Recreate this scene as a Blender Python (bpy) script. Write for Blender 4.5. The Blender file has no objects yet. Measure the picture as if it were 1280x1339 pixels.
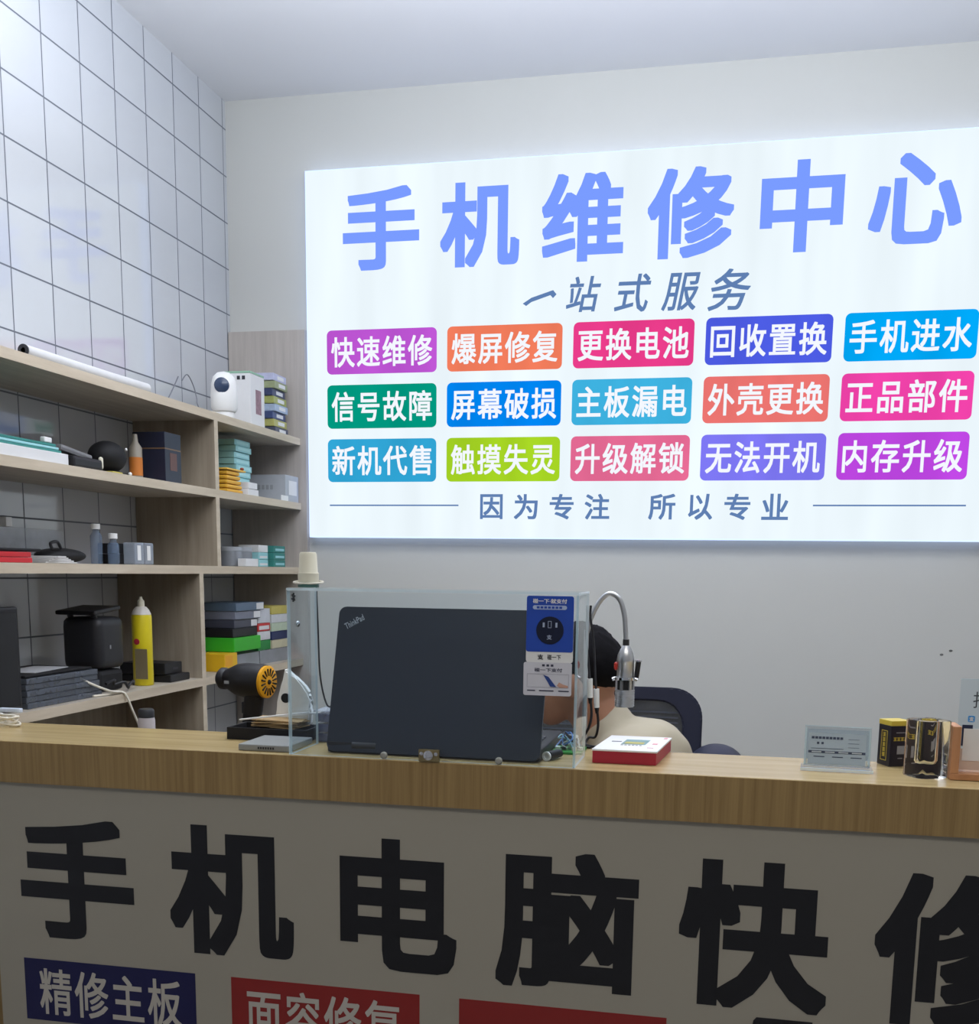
import bpy, bmesh, math, random
from mathutils import Vector, Matrix, noise as mnoise
from mathutils.geometry import delaunay_2d_cdt, convex_hull_2d as _hull
def convex_hull_2d(P): return _hull(P)
R = math.radians
SC = bpy.context.scene
COL = SC.collection

# ------------------------------------------------------------------ camera
cd = bpy.data.cameras.new('camera')
cam = bpy.data.objects.new('camera', cd); COL.objects.link(cam)
F, CY = 1465.71, 988.19                      # focal length and optical centre row at 1280x1339
cd.sensor_fit = 'HORIZONTAL'; cd.sensor_width = 36.0
cd.lens = F / 1280 * 36.0
cd.shift_y = (CY - 669.5) / 1280
cd.clip_start = 0.05
yaw, pitch, roll = -0.21214486, -0.1628980, -0.0129379
_fw = Vector((math.sin(yaw)*math.cos(pitch), math.cos(yaw)*math.cos(pitch), math.sin(pitch)))
_rt = Vector((math.cos(yaw), -math.sin(yaw), 0)); _dn = _fw.cross(_rt)
_r2 = math.cos(roll)*_rt + math.sin(roll)*_dn; _d2 = -math.sin(roll)*_rt + math.cos(roll)*_dn
m = Matrix((_r2, -_d2, -_fw)).transposed().to_4x4(); m.translation = (0, 0, 1.42)
cam.matrix_world = m
SC.camera = cam

# ------------------------------------------------------------------ exposure, world and lamps
SC.view_settings.view_transform = 'Standard'; SC.view_settings.look = 'None'
SC.view_settings.exposure = 0.0; SC.view_settings.gamma = 1.0; SC.view_settings.use_curve_mapping = False
W = bpy.data.worlds.new('world'); SC.world = W; W.use_nodes = True
W.node_tree.nodes['Background'].inputs[0].default_value = (0.92, 0.93, 1.0, 1)
W.node_tree.nodes['Background'].inputs[1].default_value = 0.22
def area(name, loc, rot, sx, sy, power, col=(1, 1, 1)):
    l = bpy.data.lights.new(name, 'AREA'); l.shape = 'RECTANGLE'; l.size = sx; l.size_y = sy
    l.energy = power; l.color = col
    o = bpy.data.objects.new(name, l); COL.objects.link(o); o.location = loc; o.rotation_euler = rot
    return o
area('ceiling_panel_light', (-0.3, 2.55, 3.0), (0, 0, 0), 2.4, 0.5, 9, (1.0, 0.97, 0.92))      # ceiling panel behind the counter
area('front_fill_light', (0.1, 0.2, 2.95), (0, 0, 0), 2.0, 0.5, 20, (1.0, 0.95, 0.86))            # unseen fill added overhead to brighten the front faces
area('ceiling_uplight_fill', (0.0, 2.30, 2.46), (math.pi, 0, 0), 2.4, 0.8, 76, (0.83, 0.89, 1.0))     # unseen uplight added to brighten the ceiling, no fixture

wash_fill = area('wall_wash_fill', (-0.8, 1.75, 2.90), (0, 0, 0), 1.2, 0.12, 9, (0.82, 0.89, 1.0))              # unseen wall washer added to brighten the back wall
wash_fill.rotation_euler = Vector((-0.22, 1.0, -0.06)).to_track_quat('-Z', 'Y').to_euler()

# ------------------------------------------------------------------ materials
def s2l(c):
    c = c/255.0
    return c/12.92 if c <= 0.04045 else ((c+0.055)/1.055)**2.4
def lin(rgb): return tuple(s2l(c) for c in rgb) + (1.0,)
MATS = {}
def mat(name, rgb, rough=0.5, metal=0.0, vary=0.05, scale=30, spec=0.5, alpha=1.0, trans=0.0, ior=1.45, bump=0.0):
    if name in MATS: return MATS[name]
    M = bpy.data.materials.new(name); M.use_nodes = True; MATS[name] = M
    nt = M.node_tree; b = nt.nodes['Principled BSDF']
    tc = nt.nodes.new('ShaderNodeTexCoord'); nz = nt.nodes.new('ShaderNodeTexNoise')
    nz.inputs['Scale'].default_value = scale; nz.inputs['Detail'].default_value = 3
    nt.links.new(tc.outputs['Object'], nz.inputs['Vector'])
    mr = nt.nodes.new('ShaderNodeMapRange'); mr.inputs[3].default_value = 1-vary; mr.inputs[4].default_value = 1+vary
    nt.links.new(nz.outputs[0], mr.inputs[0])
    mx = nt.nodes.new('ShaderNodeVectorMath'); mx.operation = 'SCALE'
    mx.inputs[0].default_value = lin(rgb)[:3]
    nt.links.new(mr.outputs[0], mx.inputs['Scale']); nt.links.new(mx.outputs[0], b.inputs['Base Color'])
    b.inputs['Roughness'].default_value = rough; b.inputs['Metallic'].default_value = metal
    b.inputs['Specular IOR Level'].default_value = spec; b.inputs['IOR'].default_value = ior
    b.inputs['Alpha'].default_value = alpha; b.inputs['Transmission Weight'].default_value = trans
    if bump:
        bp = nt.nodes.new('ShaderNodeBump'); bp.inputs['Strength'].default_value = bump; bp.inputs['Distance'].default_value = 0.01
        nt.links.new(nz.outputs[0], bp.inputs['Height']); nt.links.new(bp.outputs[0], b.inputs['Normal'])
    return M
def emit(name, rgb, strength=1.0, vary=0.0, stretch=None):
    if name in MATS: return MATS[name]
    M = bpy.data.materials.new(name); M.use_nodes = True; MATS[name] = M
    nt = M.node_tree; nt.nodes.clear()
    e = nt.nodes.new('ShaderNodeEmission'); u = nt.nodes.new('ShaderNodeOutputMaterial')
    e.inputs[0].default_value = lin(rgb); e.inputs[1].default_value = strength
    if vary:
        tc = nt.nodes.new('ShaderNodeTexCoord'); mp = nt.nodes.new('ShaderNodeMapping'); nz = nt.nodes.new('ShaderNodeTexNoise')
        mp.inputs['Scale'].default_value = stretch or (1, 1, 1); nz.inputs['Scale'].default_value = 1.0; nz.inputs['Detail'].default_value = 2
        mr = nt.nodes.new('ShaderNodeMapRange'); mr.inputs[1].default_value = .3; mr.inputs[2].default_value = .7
        mr.inputs[3].default_value = strength*(1-vary); mr.inputs[4].default_value = strength*(1+vary)
        nt.links.new(tc.outputs['Object'], mp.inputs[0]); nt.links.new(mp.outputs[0], nz.inputs['Vector'])
        nt.links.new(nz.outputs[0], mr.inputs[0]); nt.links.new(mr.outputs[0], e.inputs[1])
    nt.links.new(e.outputs[0], u.inputs[0])
    return M
def wood(name, c1, c2, stretch, rough=0.45, coat=0.0):
    M = bpy.data.materials.new(name); M.use_nodes = True; MATS[name] = M
    nt = M.node_tree; b = nt.nodes['Principled BSDF']
    tc = nt.nodes.new('ShaderNodeTexCoord'); mp = nt.nodes.new('ShaderNodeMapping'); mp.inputs['Scale'].default_value = stretch
    nz = nt.nodes.new('ShaderNodeTexNoise'); nz.inputs['Scale'].default_value = 1.0; nz.inputs['Detail'].default_value = 5; nz.inputs['Roughness'].default_value = .65
    cr = nt.nodes.new('ShaderNodeValToRGB')
    cr.color_ramp.elements[0].position = .32; cr.color_ramp.elements[1].position = .66
    cr.color_ramp.elements[0].color = lin(c1); cr.color_ramp.elements[1].color = lin(c2)
    nt.links.new(tc.outputs['Object'], mp.inputs[0]); nt.links.new(mp.outputs[0], nz.inputs['Vector'])
    nt.links.new(nz.outputs[0], cr.inputs[0]); nt.links.new(cr.outputs[0], b.inputs['Base Color'])
    b.inputs['Roughness'].default_value = rough; b.inputs['Coat Weight'].default_value = coat
    return M
def tiles(name):
    M = bpy.data.materials.new(name); M.use_nodes = True; MATS[name] = M
    nt = M.node_tree; b = nt.nodes['Principled BSDF']
    g = nt.nodes.new('ShaderNodeNewGeometry'); sp = nt.nodes.new('ShaderNodeSeparateXYZ'); nt.links.new(g.outputs['Position'], sp.inputs[0])
    ay = nt.nodes.new('ShaderNodeMath'); ay.operation = 'ADD'; ay.inputs[1].default_value = -3.7935 + 0.1815*60
    az = nt.nodes.new('ShaderNodeMath'); az.operation = 'ADD'; az.inputs[1].default_value = -2.8025 + 0.1573*60
    nt.links.new(sp.outputs['Y'], ay.inputs[0]); nt.links.new(sp.outputs['Z'], az.inputs[0])
    cb = nt.nodes.new('ShaderNodeCombineXYZ'); nt.links.new(ay.outputs[0], cb.inputs[0]); nt.links.new(az.outputs[0], cb.inputs[1])
    br = nt.nodes.new('ShaderNodeTexBrick'); br.offset = 0; br.squash = 1
    br.inputs['Scale'].default_value = 1.0; br.inputs['Brick Width'].default_value = .1815; br.inputs['Row Height'].default_value = .1573
    br.inputs['Mortar Size'].default_value = .0024; br.inputs['Mortar Smooth'].default_value = .1
    br.inputs['Color1'].default_value = lin((196, 199, 204)); br.inputs['Color2'].default_value = lin((200, 203, 207))
    br.inputs['Mortar'].default_value = lin((96, 101, 112))
    nt.links.new(cb.outputs[0], br.inputs['Vector']); nt.links.new(br.outputs['Color'], b.inputs['Base Color'])
    mr = nt.nodes.new('ShaderNodeMapRange'); mr.inputs[3].default_value = .07; mr.inputs[4].default_value = .7
    nt.links.new(br.outputs['Fac'], mr.inputs[0]); nt.links.new(mr.outputs[0], b.inputs['Roughness'])
    nz = nt.nodes.new('ShaderNodeTexNoise'); nz.inputs['Scale'].default_value = 6
    nt.links.new(g.outputs['Position'], nz.inputs['Vector'])
    mh = nt.nodes.new('ShaderNodeMath'); mh.operation = 'MULTIPLY_ADD'; mh.inputs[1].default_value = .35
    sb = nt.nodes.new('ShaderNodeMath'); sb.operation = 'SUBTRACT'; sb.inputs[0].default_value = 1.0
    nt.links.new(br.outputs['Fac'], sb.inputs[1]); nt.links.new(nz.outputs[0], mh.inputs[0]); nt.links.new(sb.outputs[0], mh.inputs[2])
    bp = nt.nodes.new('ShaderNodeBump'); bp.inputs['Strength'].default_value = .25; bp.inputs['Distance'].default_value = .002
    nt.links.new(mh.outputs[0], bp.inputs['Height']); nt.links.new(bp.outputs[0], b.inputs['Normal'])
    b.inputs['Specular IOR Level'].default_value = .9
    return M
def acrylic(name, tint=(246, 250, 252), gloss=(1, 1, 1, 1), rough=0.02, fac=None):
    M = bpy.data.materials.new(name); M.use_nodes = True; MATS[name] = M
    nt = M.node_tree; nt.nodes.clear()
    u = nt.nodes.new('ShaderNodeOutputMaterial'); t = nt.nodes.new('ShaderNodeBsdfTransparent'); gl = nt.nodes.new('ShaderNodeBsdfGlossy')
    mx = nt.nodes.new('ShaderNodeMixShader'); t.inputs[0].default_value = lin(tint); gl.inputs[0].default_value = gloss; gl.inputs['Roughness'].default_value = rough
    if fac is None:
        lw = nt.nodes.new('ShaderNodeLayerWeight'); lw.inputs['Blend'].default_value = .5
        pw = nt.nodes.new('ShaderNodeMath'); pw.operation = 'POWER'; pw.inputs[1].default_value = 5.0
        ma = nt.nodes.new('ShaderNodeMath'); ma.operation = 'MULTIPLY_ADD'; ma.inputs[1].default_value = .6; ma.inputs[2].default_value = .025
        nt.links.new(lw.outputs['Facing'], pw.inputs[0]); nt.links.new(pw.outputs[0], ma.inputs[0]); nt.links.new(ma.outputs[0], mx.inputs[0])
    else: mx.inputs[0].default_value = fac
    nt.links.new(t.outputs[0], mx.inputs[1]); nt.links.new(gl.outputs[0], mx.inputs[2]); nt.links.new(mx.outputs[0], u.inputs[0])
    return M
def translucent(name, rgb, keep=0.5, rough=.2):
    M = bpy.data.materials.new(name); M.use_nodes = True; MATS[name] = M
    nt = M.node_tree; b = nt.nodes['Principled BSDF']; u = nt.nodes['Material Output']
    b.inputs['Base Color'].default_value = lin(rgb); b.inputs['Roughness'].default_value = rough
    t = nt.nodes.new('ShaderNodeBsdfTransparent'); mx = nt.nodes.new('ShaderNodeMixShader')
    tc = nt.nodes.new('ShaderNodeTexCoord'); nz = nt.nodes.new('ShaderNodeTexNoise'); nz.inputs['Scale'].default_value = 25
    nt.links.new(tc.outputs['Object'], nz.inputs['Vector'])
    mr = nt.nodes.new('ShaderNodeMapRange'); mr.inputs[3].default_value = max(0, keep-.1); mr.inputs[4].default_value = min(1, keep+.1)
    nt.links.new(nz.outputs[0], mr.inputs[0]); nt.links.new(mr.outputs[0], mx.inputs[0])
    nt.links.new(t.outputs[0], mx.inputs[1]); nt.links.new(b.outputs[0], mx.inputs[2]); nt.links.new(mx.outputs[0], u.inputs[0])
    return M

M_WALL = mat('wall_paint', (201, 201, 196), .75, vary=.02, scale=3, spec=.2)
M_CEIL = mat('ceiling_paint', (226, 227, 230), .8, vary=.015, scale=2, spec=.2)
M_TILE = tiles('white_glazed_tile')
M_FLOOR = mat('floor_tile', (150, 146, 140), .4, vary=.05, scale=4)
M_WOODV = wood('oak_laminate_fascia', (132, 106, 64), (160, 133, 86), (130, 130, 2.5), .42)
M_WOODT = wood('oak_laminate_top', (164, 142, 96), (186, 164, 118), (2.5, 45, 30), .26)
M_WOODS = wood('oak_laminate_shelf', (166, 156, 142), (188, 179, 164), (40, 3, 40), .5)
M_WOODB = wood('oak_laminate_shaded', (140, 128, 112), (162, 150, 132), (40, 40, 2.5), .5)  # same oak darkened, shade inside the bays put into the colour
M_WOODE = wood('oak_laminate_end_hazed', (172, 164, 156), (188, 180, 172), (40, 40, 2.5), .5)  # same oak greyed and lightened, haze put into the colour
M_EDGE = wood('oak_edge_band', (188, 173, 150), (206, 192, 170), (30, 3, 30), .5)
M_PANEL = mat('white_printed_panel', (160, 155, 142), .45, vary=.02, scale=4)
M_BLACKP = mat('black_print', (20, 21, 27), .4, vary=.1)
M_NAVYP = mat('navy_print', (20, 21, 72), .4)
M_REDP = mat('red_print', (138, 35, 33), .4)
M_WHITET = mat('tag_white_dimmed', (186, 181, 172), .5, vary=.02)  # white print darkened, dim light on the counter front put into the colour
M_WHITEP = mat('white_print', (232, 232, 232), .5, vary=.02)
M_ACR = acrylic('acrylic_sheet')
M_ACRE = translucent('acrylic_edge', (222, 240, 246), .62, .12)
M_ACRCLR = acrylic('clear_plastic', (240, 244, 246), rough=.08, fac=.14)
M_GLASS = mat('thick_clear_acrylic', (252, 254, 254), .01, trans=1.0, ior=1.16, vary=0)
M_BLACK = mat('black_plastic', (24, 24, 28), .45)
M_BLACKM = mat('black_matte', (18, 18, 21), .7)
M_DARK = mat('dark_grey_plastic', (48, 49, 54), .4)
M_WHITE = mat('white_plastic', (232, 232, 230), .35, vary=.02)
M_CARD = mat('white_cardboard', (222, 222, 222), .6, vary=.04)
M_GREY = mat('grey_cardboard', (150, 153, 156), .6, vary=.06)
M_STEEL = mat('brushed_steel', (206, 208, 212), .3, metal=.85, vary=.08, scale=60)
M_CHROME = mat('chrome', (220, 222, 226), .12, metal=1.0, vary=.02)
M_LID = mat('laptop_lid_black', (36, 42, 54), .42, vary=.06, scale=200)
M_TEAL = mat('teal_cardboard', (150, 204, 208), .55, vary=.06)
M_TEALD = mat('dark_teal_cardboard', (52, 128, 120), .55, vary=.06)
M_NAVY = mat('navy_cardboard', (38, 46, 78), .5)
M_YEL = mat('yellow_plastic', (226, 178, 32), .45)
M_LIME = mat('green_plastic', (56, 176, 44), .4)
M_RED = mat('red_cardboard', (168, 38, 58), .5)
M_CREAM = mat('cream_plastic', (222, 217, 196), .5, vary=.03)
M_BROWN = mat('brown_kraft_paper', (166, 138, 96), .7, vary=.15)
M_CABLEW = mat('white_cable_sheath', (228, 222, 206), .5)
M_ORANGE = mat('orange_label', (196, 116, 46), .5)

# ------------------------------------------------------------------ mesh helpers
class MB:
    def __init__(self): self.bm = bmesh.new()
    def _xf(self, vs, M):
        if M is not None: bmesh.ops.transform(self.bm, matrix=M, verts=vs)
    def box(self, x0, x1, y0, y1, z0, z1, bev=0.0, M=None, mi=0, seg=2):
        vs = bmesh.ops.create_cube(self.bm, size=1.0)['verts']
        for v in vs: v.co = Vector(((x0+x1)/2 + v.co.x*(x1-x0), (y0+y1)/2 + v.co.y*(y1-y0), (z0+z1)/2 + v.co.z*(z1-z0)))
        fs = {f for v in vs for f in v.link_faces}
        for f in fs: f.material_index = mi
        if bev > 0:
            es = list({e for v in vs for e in v.link_edges})
            r = bmesh.ops.bevel(self.bm, geom=es, offset=min(bev, .45*min(abs(x1-x0), abs(y1-y0), abs(z1-z0))), segments=seg, profile=.6, affect='EDGES')
            vs = list({v for f in r['faces'] for v in f.verts} | {v for v in vs if v.is_valid})
            for f in {f for v in vs for f in v.link_faces}: f.material_index = mi
        self._xf(vs, M); return self
    def cone(self, p0, p1, r0, r1, n=20, mi=0, M=None):
        p0, p1 = Vector(p0), Vector(p1); d = p1-p0
        q = Vector((0, 0, 1)).rotation_difference(d.normalized()).to_matrix().to_4x4()
        T = Matrix.Translation((p0+p1)/2) @ q
        vs = bmesh.ops.create_cone(self.bm, cap_ends=True, cap_tris=False, segments=n, radius1=r0, radius2=r1, depth=d.length, matrix=T)['verts']
        for f in {f for v in vs for f in v.link_faces}: f.material_index = mi
        self._xf(vs, M); return self
    def ball(self, c, r, n=16, mi=0, M=None):
        rx, ry, rz = r if isinstance(r, (tuple, list)) else (r, r, r)
        T = Matrix.Translation(c) @ Matrix.Diagonal((rx, ry, rz, 1))
        vs = bmesh.ops.create_uvsphere(self.bm, u_segments=n, v_segments=max(6, n*2//3), radius=1, matrix=T)['verts']
        for f in {f for v in vs for f in v.link_faces}: f.material_index = mi
        self._xf(vs, M); return self
    def capsule(self, p0, p1, r0, r1, n=14):
        self.cone(p0, p1, r0, r1, n); self.ball(p0, r0, n); self.ball(p1, r1, n); return self
    def lathe(self, prof, c=(0, 0, 0), n=28, axis=(0, 0, 1), mi=0):
        q = Vector((0, 0, 1)).rotation_difference(Vector(axis).normalized()).to_matrix()
        rings = []
        for r, z in prof:
            ring = []
            for k in range(n):
                a = 2*math.pi*k/n
                ring.append(self.bm.verts.new(q @ Vector((r*math.cos(a), r*math.sin(a), z)) + Vector(c)))
            rings.append(ring)
        for a, b in zip(rings, rings[1:]):
            for k in range(n):
                f = self.bm.faces.new((a[k], a[(k+1) % n], b[(k+1) % n], b[k])); f.material_index = mi
        for ring, rev in ((rings[0], True), (rings[-1], False)):
            if prof[0 if rev else -1][0] > 1e-6:
                f = self.bm.faces.new(ring[::-1] if rev else ring); f.material_index = mi
        return self
    def tube(self, pts, r, n=10, mi=0, closed=False, smooth=6):
        P = [Vector(p) for p in pts]
        if smooth > 1:
            Q = []; L = len(P); rng = range(L if closed else L-1)
            for i in rng:
                g = lambda k: P[k % L] if closed else P[max(0, min(L-1, k))]
                a, b, c, d = g(i-1), g(i), g(i+1), g(i+2)
                for s in range(smooth):
                    t = s/smooth
                    Q.append(.5*((2*b) + (c-a)*t + (2*a-5*b+4*c-d)*t*t + (3*b-a-3*c+d)*t**3))
            if not closed: Q.append(P[-1])
            P = Q
        L = len(P); rings = []; up = None
        for i in range(L):
            t = (P[(i+1) % L]-P[i-1]) if closed else (P[min(i+1, L-1)]-P[max(i-1, 0)])
            if t.length < 1e-9: t = Vector((0, 0, 1))
            t.normalize()
            if up is None: up = t.orthogonal().normalized()
            up = (up - t*up.dot(t)); up = up.normalized() if up.length > 1e-6 else t.orthogonal().normalized()
            w = t.cross(up); rr = r[min(i*len(r)//L, len(r)-1)] if isinstance(r, (list, tuple)) else r
            rings.append([self.bm.verts.new(P[i] + rr*(math.cos(2*math.pi*k/n)*up + math.sin(2*math.pi*k/n)*w)) for k in range(n)])
        prs = list(zip(rings, rings[1:])) + ([(rings[-1], rings[0])] if closed else [])
        for a, b in prs:
            for k in range(n):
                f = self.bm.faces.new((a[k], a[(k+1) % n], b[(k+1) % n], b[k])); f.material_index = mi
        if not closed:
            self.bm.faces.new(rings[0][::-1]); self.bm.faces.new(rings[-1])
        return self
    def prism(self, poly, O, ux, uy, depth, mi=0):
        O, ux, uy = Vector(O), Vector(ux), Vector(uy); nrm = ux.cross(uy).normalized()
        a = [self.bm.verts.new(O + ux*u + uy*v) for u, v in poly]
        if depth == 0:
            self.bm.faces.new(a).material_index = mi; return self
        b = [self.bm.verts.new(v.co - nrm*depth) for v in a]; n = len(a)
        self.bm.faces.new(a).material_index = mi; self.bm.faces.new(b[::-1]).material_index = mi
        for k in range(n):
            self.bm.faces.new((a[k], b[k], b[(k+1) % n], a[(k+1) % n])).material_index = mi
        return self
    def build(self, name, mats, parent=None, smooth=False, fixn=True):
        if fixn: bmesh.ops.recalc_face_normals(self.bm, faces=self.bm.faces)
        me = bpy.data.meshes.new(name); self.bm.to_mesh(me); self.bm.free()
        for mm in (mats if isinstance(mats, (list, tuple)) else [mats]): me.materials.append(mm)
        if smooth:
            for p in me.polygons: p.use_smooth = True
            me.set_sharp_from_angle(angle=R(38))
        o = bpy.data.objects.new(name, me); COL.objects.link(o)
        if parent is not None: adopt(o, parent)
        return o
def origin_of(o):
    v = Vector((0, 0, 0))
    while o is not None: v += o.location; o = o.parent
    return v
def adopt(o, parent):
    """parent a mesh made in room coordinates under a thing or a part"""
    if o.type == 'MESH': o.data.transform(Matrix.Translation(-origin_of(parent)))
    o.parent = parent
def base_origin(o):
    """move a single-mesh thing's origin to the middle of its base"""
    c = [v.co for v in o.data.vertices]
    b = Vector(((min(v.x for v in c)+max(v.x for v in c))/2, (min(v.y for v in c)+max(v.y for v in c))/2, min(v.z for v in c)))
    o.data.transform(Matrix.Translation(-b)); o.location = b
def tag(o, label, cat, group=None):
    o['label'] = label; o['category'] = cat
    if group: o['group'] = group
    if o.type == 'MESH' and o.location.length < 1e-9: base_origin(o)
    return o
def thing(name, label, cat, loc=(0, 0, 0), group=None):
    o = bpy.data.objects.new(name, None); COL.objects.link(o); o.empty_display_size = .03
    o.location = loc; tag(o, label, cat, group); return o
def struct(o): o['kind'] = 'structure'; return o
def rrect(w, h, r, n=5):
    """rounded rectangle outline, lower left corner at 0,0"""
    out = []
    for cx, cy, a0 in ((w-r, r, -90), (w-r, h-r, 0), (r, h-r, 90), (r, r, 180)):
        for k in range(n+1):
            a = R(a0 + 90*k/n); out.append((cx + r*math.cos(a), cy + r*math.sin(a)))
    return out
_txt = {}
def glyphs(s, spacing=1.0, bold=0.0):
    """outline of a string as one clean flat mesh; bold thickens every stroke with a square nib"""
    key = (s, spacing, bold)
    if key in _txt: return _txt[key]
    c = bpy.data.curves.new('lettering', 'FONT'); c.body = s; c.size = 1; c.fill_mode = 'FRONT'; c.resolution_u = 3; c.space_character = spacing
    o = bpy.data.objects.new('lettering', c); COL.objects.link(o)
    dg = bpy.context.evaluated_depsgraph_get(); dg.update()
    me = bpy.data.meshes.new_from_object(o.evaluated_get(dg))
    vs = [(v.co.x, v.co.y) for v in me.vertices]; fs = [tuple(p.vertices) for p in me.polygons]
    bpy.data.objects.remove(o); bpy.data.curves.remove(c); bpy.data.meshes.remove(me)
    if bold:
        cnt = {}
        for f in fs:
            for i in range(len(f)):
                e = tuple(sorted((f[i], f[(i+1) % len(f)]))); cnt[e] = cnt.get(e, 0)+1
        V = [Vector(v) for v in vs]; Fc = [list(f) for f in fs]
        for (i, j), n_ in cnt.items():
            if n_ != 1: continue
            P = [Vector((vs[k][0]+dx*bold, vs[k][1]+dy*bold)) for k in (i, j) for dx in (-1, 1) for dy in (-1, 1)]
            hull = convex_hull_2d(P); b0 = len(V); V += [P[h] for h in hull]; Fc.append([b0+h for h in range(len(hull))])
        def area2(f): return sum(V[f[i]].x*V[f[(i+1) % len(f)]].y - V[f[(i+1) % len(f)]].x*V[f[i]].y for i in range(len(f)))
        Fc = [f if area2(f) > 0 else f[::-1] for f in Fc if abs(area2(f)) > 1e-7]
        r = delaunay_2d_cdt(V, [], Fc, 0, 1e-5)
        vs = [(v.x, v.y) for v in r[0]]; fs = [tuple(f) for f, src in zip(r[2], r[5]) if len(src)]
        used = sorted({i for f in fs for i in f}); ix = {u: k for k, u in enumerate(used)}
        vs = [vs[u] for u in used]; fs = [tuple(ix[i] for i in f) for f in fs]
    _txt[key] = (vs, fs); return vs, fs
def write(mb, s, O, ux, uy, w, h, bold=0.0, shear=0.0, spacing=1.0, mi=0):
    """letters fitted into a w x h rectangle whose lower left corner is O; ux, uy unit vectors; bold = stroke gain in em"""
    vs, fs = glyphs(s, spacing, bold)
    x0, x1 = min(v[0] for v in vs), max(v[0] for v in vs)
    y0, y1 = min(v[1] for v in vs), max(v[1] for v in vs)
    O, ux, uy = Vector(O), Vector(ux), Vector(uy)
    sx, sy = w/(x1-x0), h/(y1-y0)
    nv = [mb.bm.verts.new(O + ux*((x-x0)*sx + shear*((y-y0)*sy)) + uy*((y-y0)*sy)) for x, y in vs]
    for f in fs:
        try: mb.bm.faces.new([nv[i] for i in f]).material_index = mi
        except ValueError: pass
UX, UY, UZ = Vector((1, 0, 0)), Vector((0, 1, 0)), Vector((0, 0, 1))
ORD = ['topmost', 'second', 'third', 'fourth', 'fifth', 'sixth', 'seventh', 'eighth', 'ninth']

# ------------------------------------------------------------------ room
XL, YB, ZC = -1.853, 4.0, 3.054
struct(MB().box(XL-.1, 2.6, -1.6, YB+.1, -.06, 0).build('floor', M_FLOOR))
struct(MB().box(XL-.1, 2.6, -1.6, YB+.1, ZC, ZC+.06).build('ceiling', M_CEIL))
wb = struct(MB().box(XL-.1, 2.6, YB, YB+.1, 0, ZC).build('wall_back', M_WALL))
struct(MB().box(XL-.1, XL, -1.6, YB, 0, ZC).build('wall_left', M_TILE))
struct(MB().box(2.6, 2.7, -1.6, YB, 0, ZC).build('wall_right', M_WALL))
mk = MB().ball((.684, YB-.0005, 1.164), (.006, .0012, .004), 8).ball((.712, YB-.0005, 1.178), (.006, .0012, .004), 8)
mk.build('scuff_mark', mat('wall_scuff', (110, 110, 108), .8), wb)

# ------------------------------------------------------------------ light box sign
SX0, SX1, SZ0, SZ1, SY = -1.537, .786, 1.536, 2.790, 3.95
sign = thing('light_box_sign', 'large glowing white sign with blue heading and fifteen coloured tags on back wall', 'sign', ((SX0+SX1)/2, SY, SZ0))
MB().box(SX0, SX1, SY+.002, YB-.0005, SZ0, SZ1).build('frame', emit('lightbox_side_glow', (196, 216, 255), 1.5), sign)  # side glow added to throw bluish light on the wall around the sign
MB().box(SX0+.004, SX1-.004, SY, SY+.004, SZ0+.004, SZ1-.004).build('lit_face', emit('lightbox_face', (238, 249, 255), 1.0, .05, (7, 1, 1.2)), sign)
M_HEAD = emit('heading_blue', (122, 156, 255), 1.0); M_SUB = emit('slogan_slate_blue', (96, 128, 178), 1.0)
YL = SY-.0012
mb = MB()
for ch, (a, b, c, d) in zip('手机维修中心', [(-1.3983, -1.1218, 2.4515, 2.7228), (-1.0467, -.7707, 2.4477, 2.7201), (-.694, -.4192, 2.4487, 2.727), (-.3414, -.0637, 2.4447, 2.7252), (.0205, .2781, 2.4479, 2.7269), (.3561, .6339, 2.4572, 2.7264)]):
    write(mb, ch, (a, YL, c), UX, UZ, b-a, d-c, bold=.027)
mb.build('heading_lettering', M_HEAD, sign, fixn=False)
mb = MB()
for ch, (a, b, c, d) in zip('一站式服务', [(-.7552, -.6435, 2.318, 2.345), (-.5978, -.4926, 2.288, 2.4022), (-.4342, -.3248, 2.2824, 2.403), (-.2755, -.1641, 2.2822, 2.4005), (-.126, .0, 2.2767, 2.4068)]):
    if ch == '一': mb.prism([(0, .008), (.012, 0), (.03, .012), (.095, .032), (.104, .022), (.116, .034), (.104, .048), (.03, .026)], (a, YL, c-.004), UX, UZ, 0)
    else: write(mb, ch, (a-.012, YL, c), UX, UZ, b-a, d-c, bold=.012, shear=.18)
mb.build('subtitle_lettering', M_SUB, sign, fixn=False)
TAGS = [('快速维修', (186, 84, 208)), ('爆屏修复', (240, 124, 92)), ('更换电池', (232, 60, 138)), ('回收置换', (76, 92, 226)), ('手机进水', (0, 166, 244)),
        ('信号故障', (0, 150, 126)), ('屏幕破损', (0, 132, 238)), ('主板漏电', (62, 178, 224)), ('外壳更换', (234, 116, 112)), ('正品部件', (238, 66, 168)),
        ('新机代售', (48, 164, 212)), ('触摸失灵', (164, 210, 36)), ('升级解锁', (228, 106, 148)), ('无法开机', (124, 118, 240)), ('内存升级', (188, 70, 224))]
M_TAGT = emit('tag_lettering_white', (244, 248, 255), 1.0)
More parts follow.
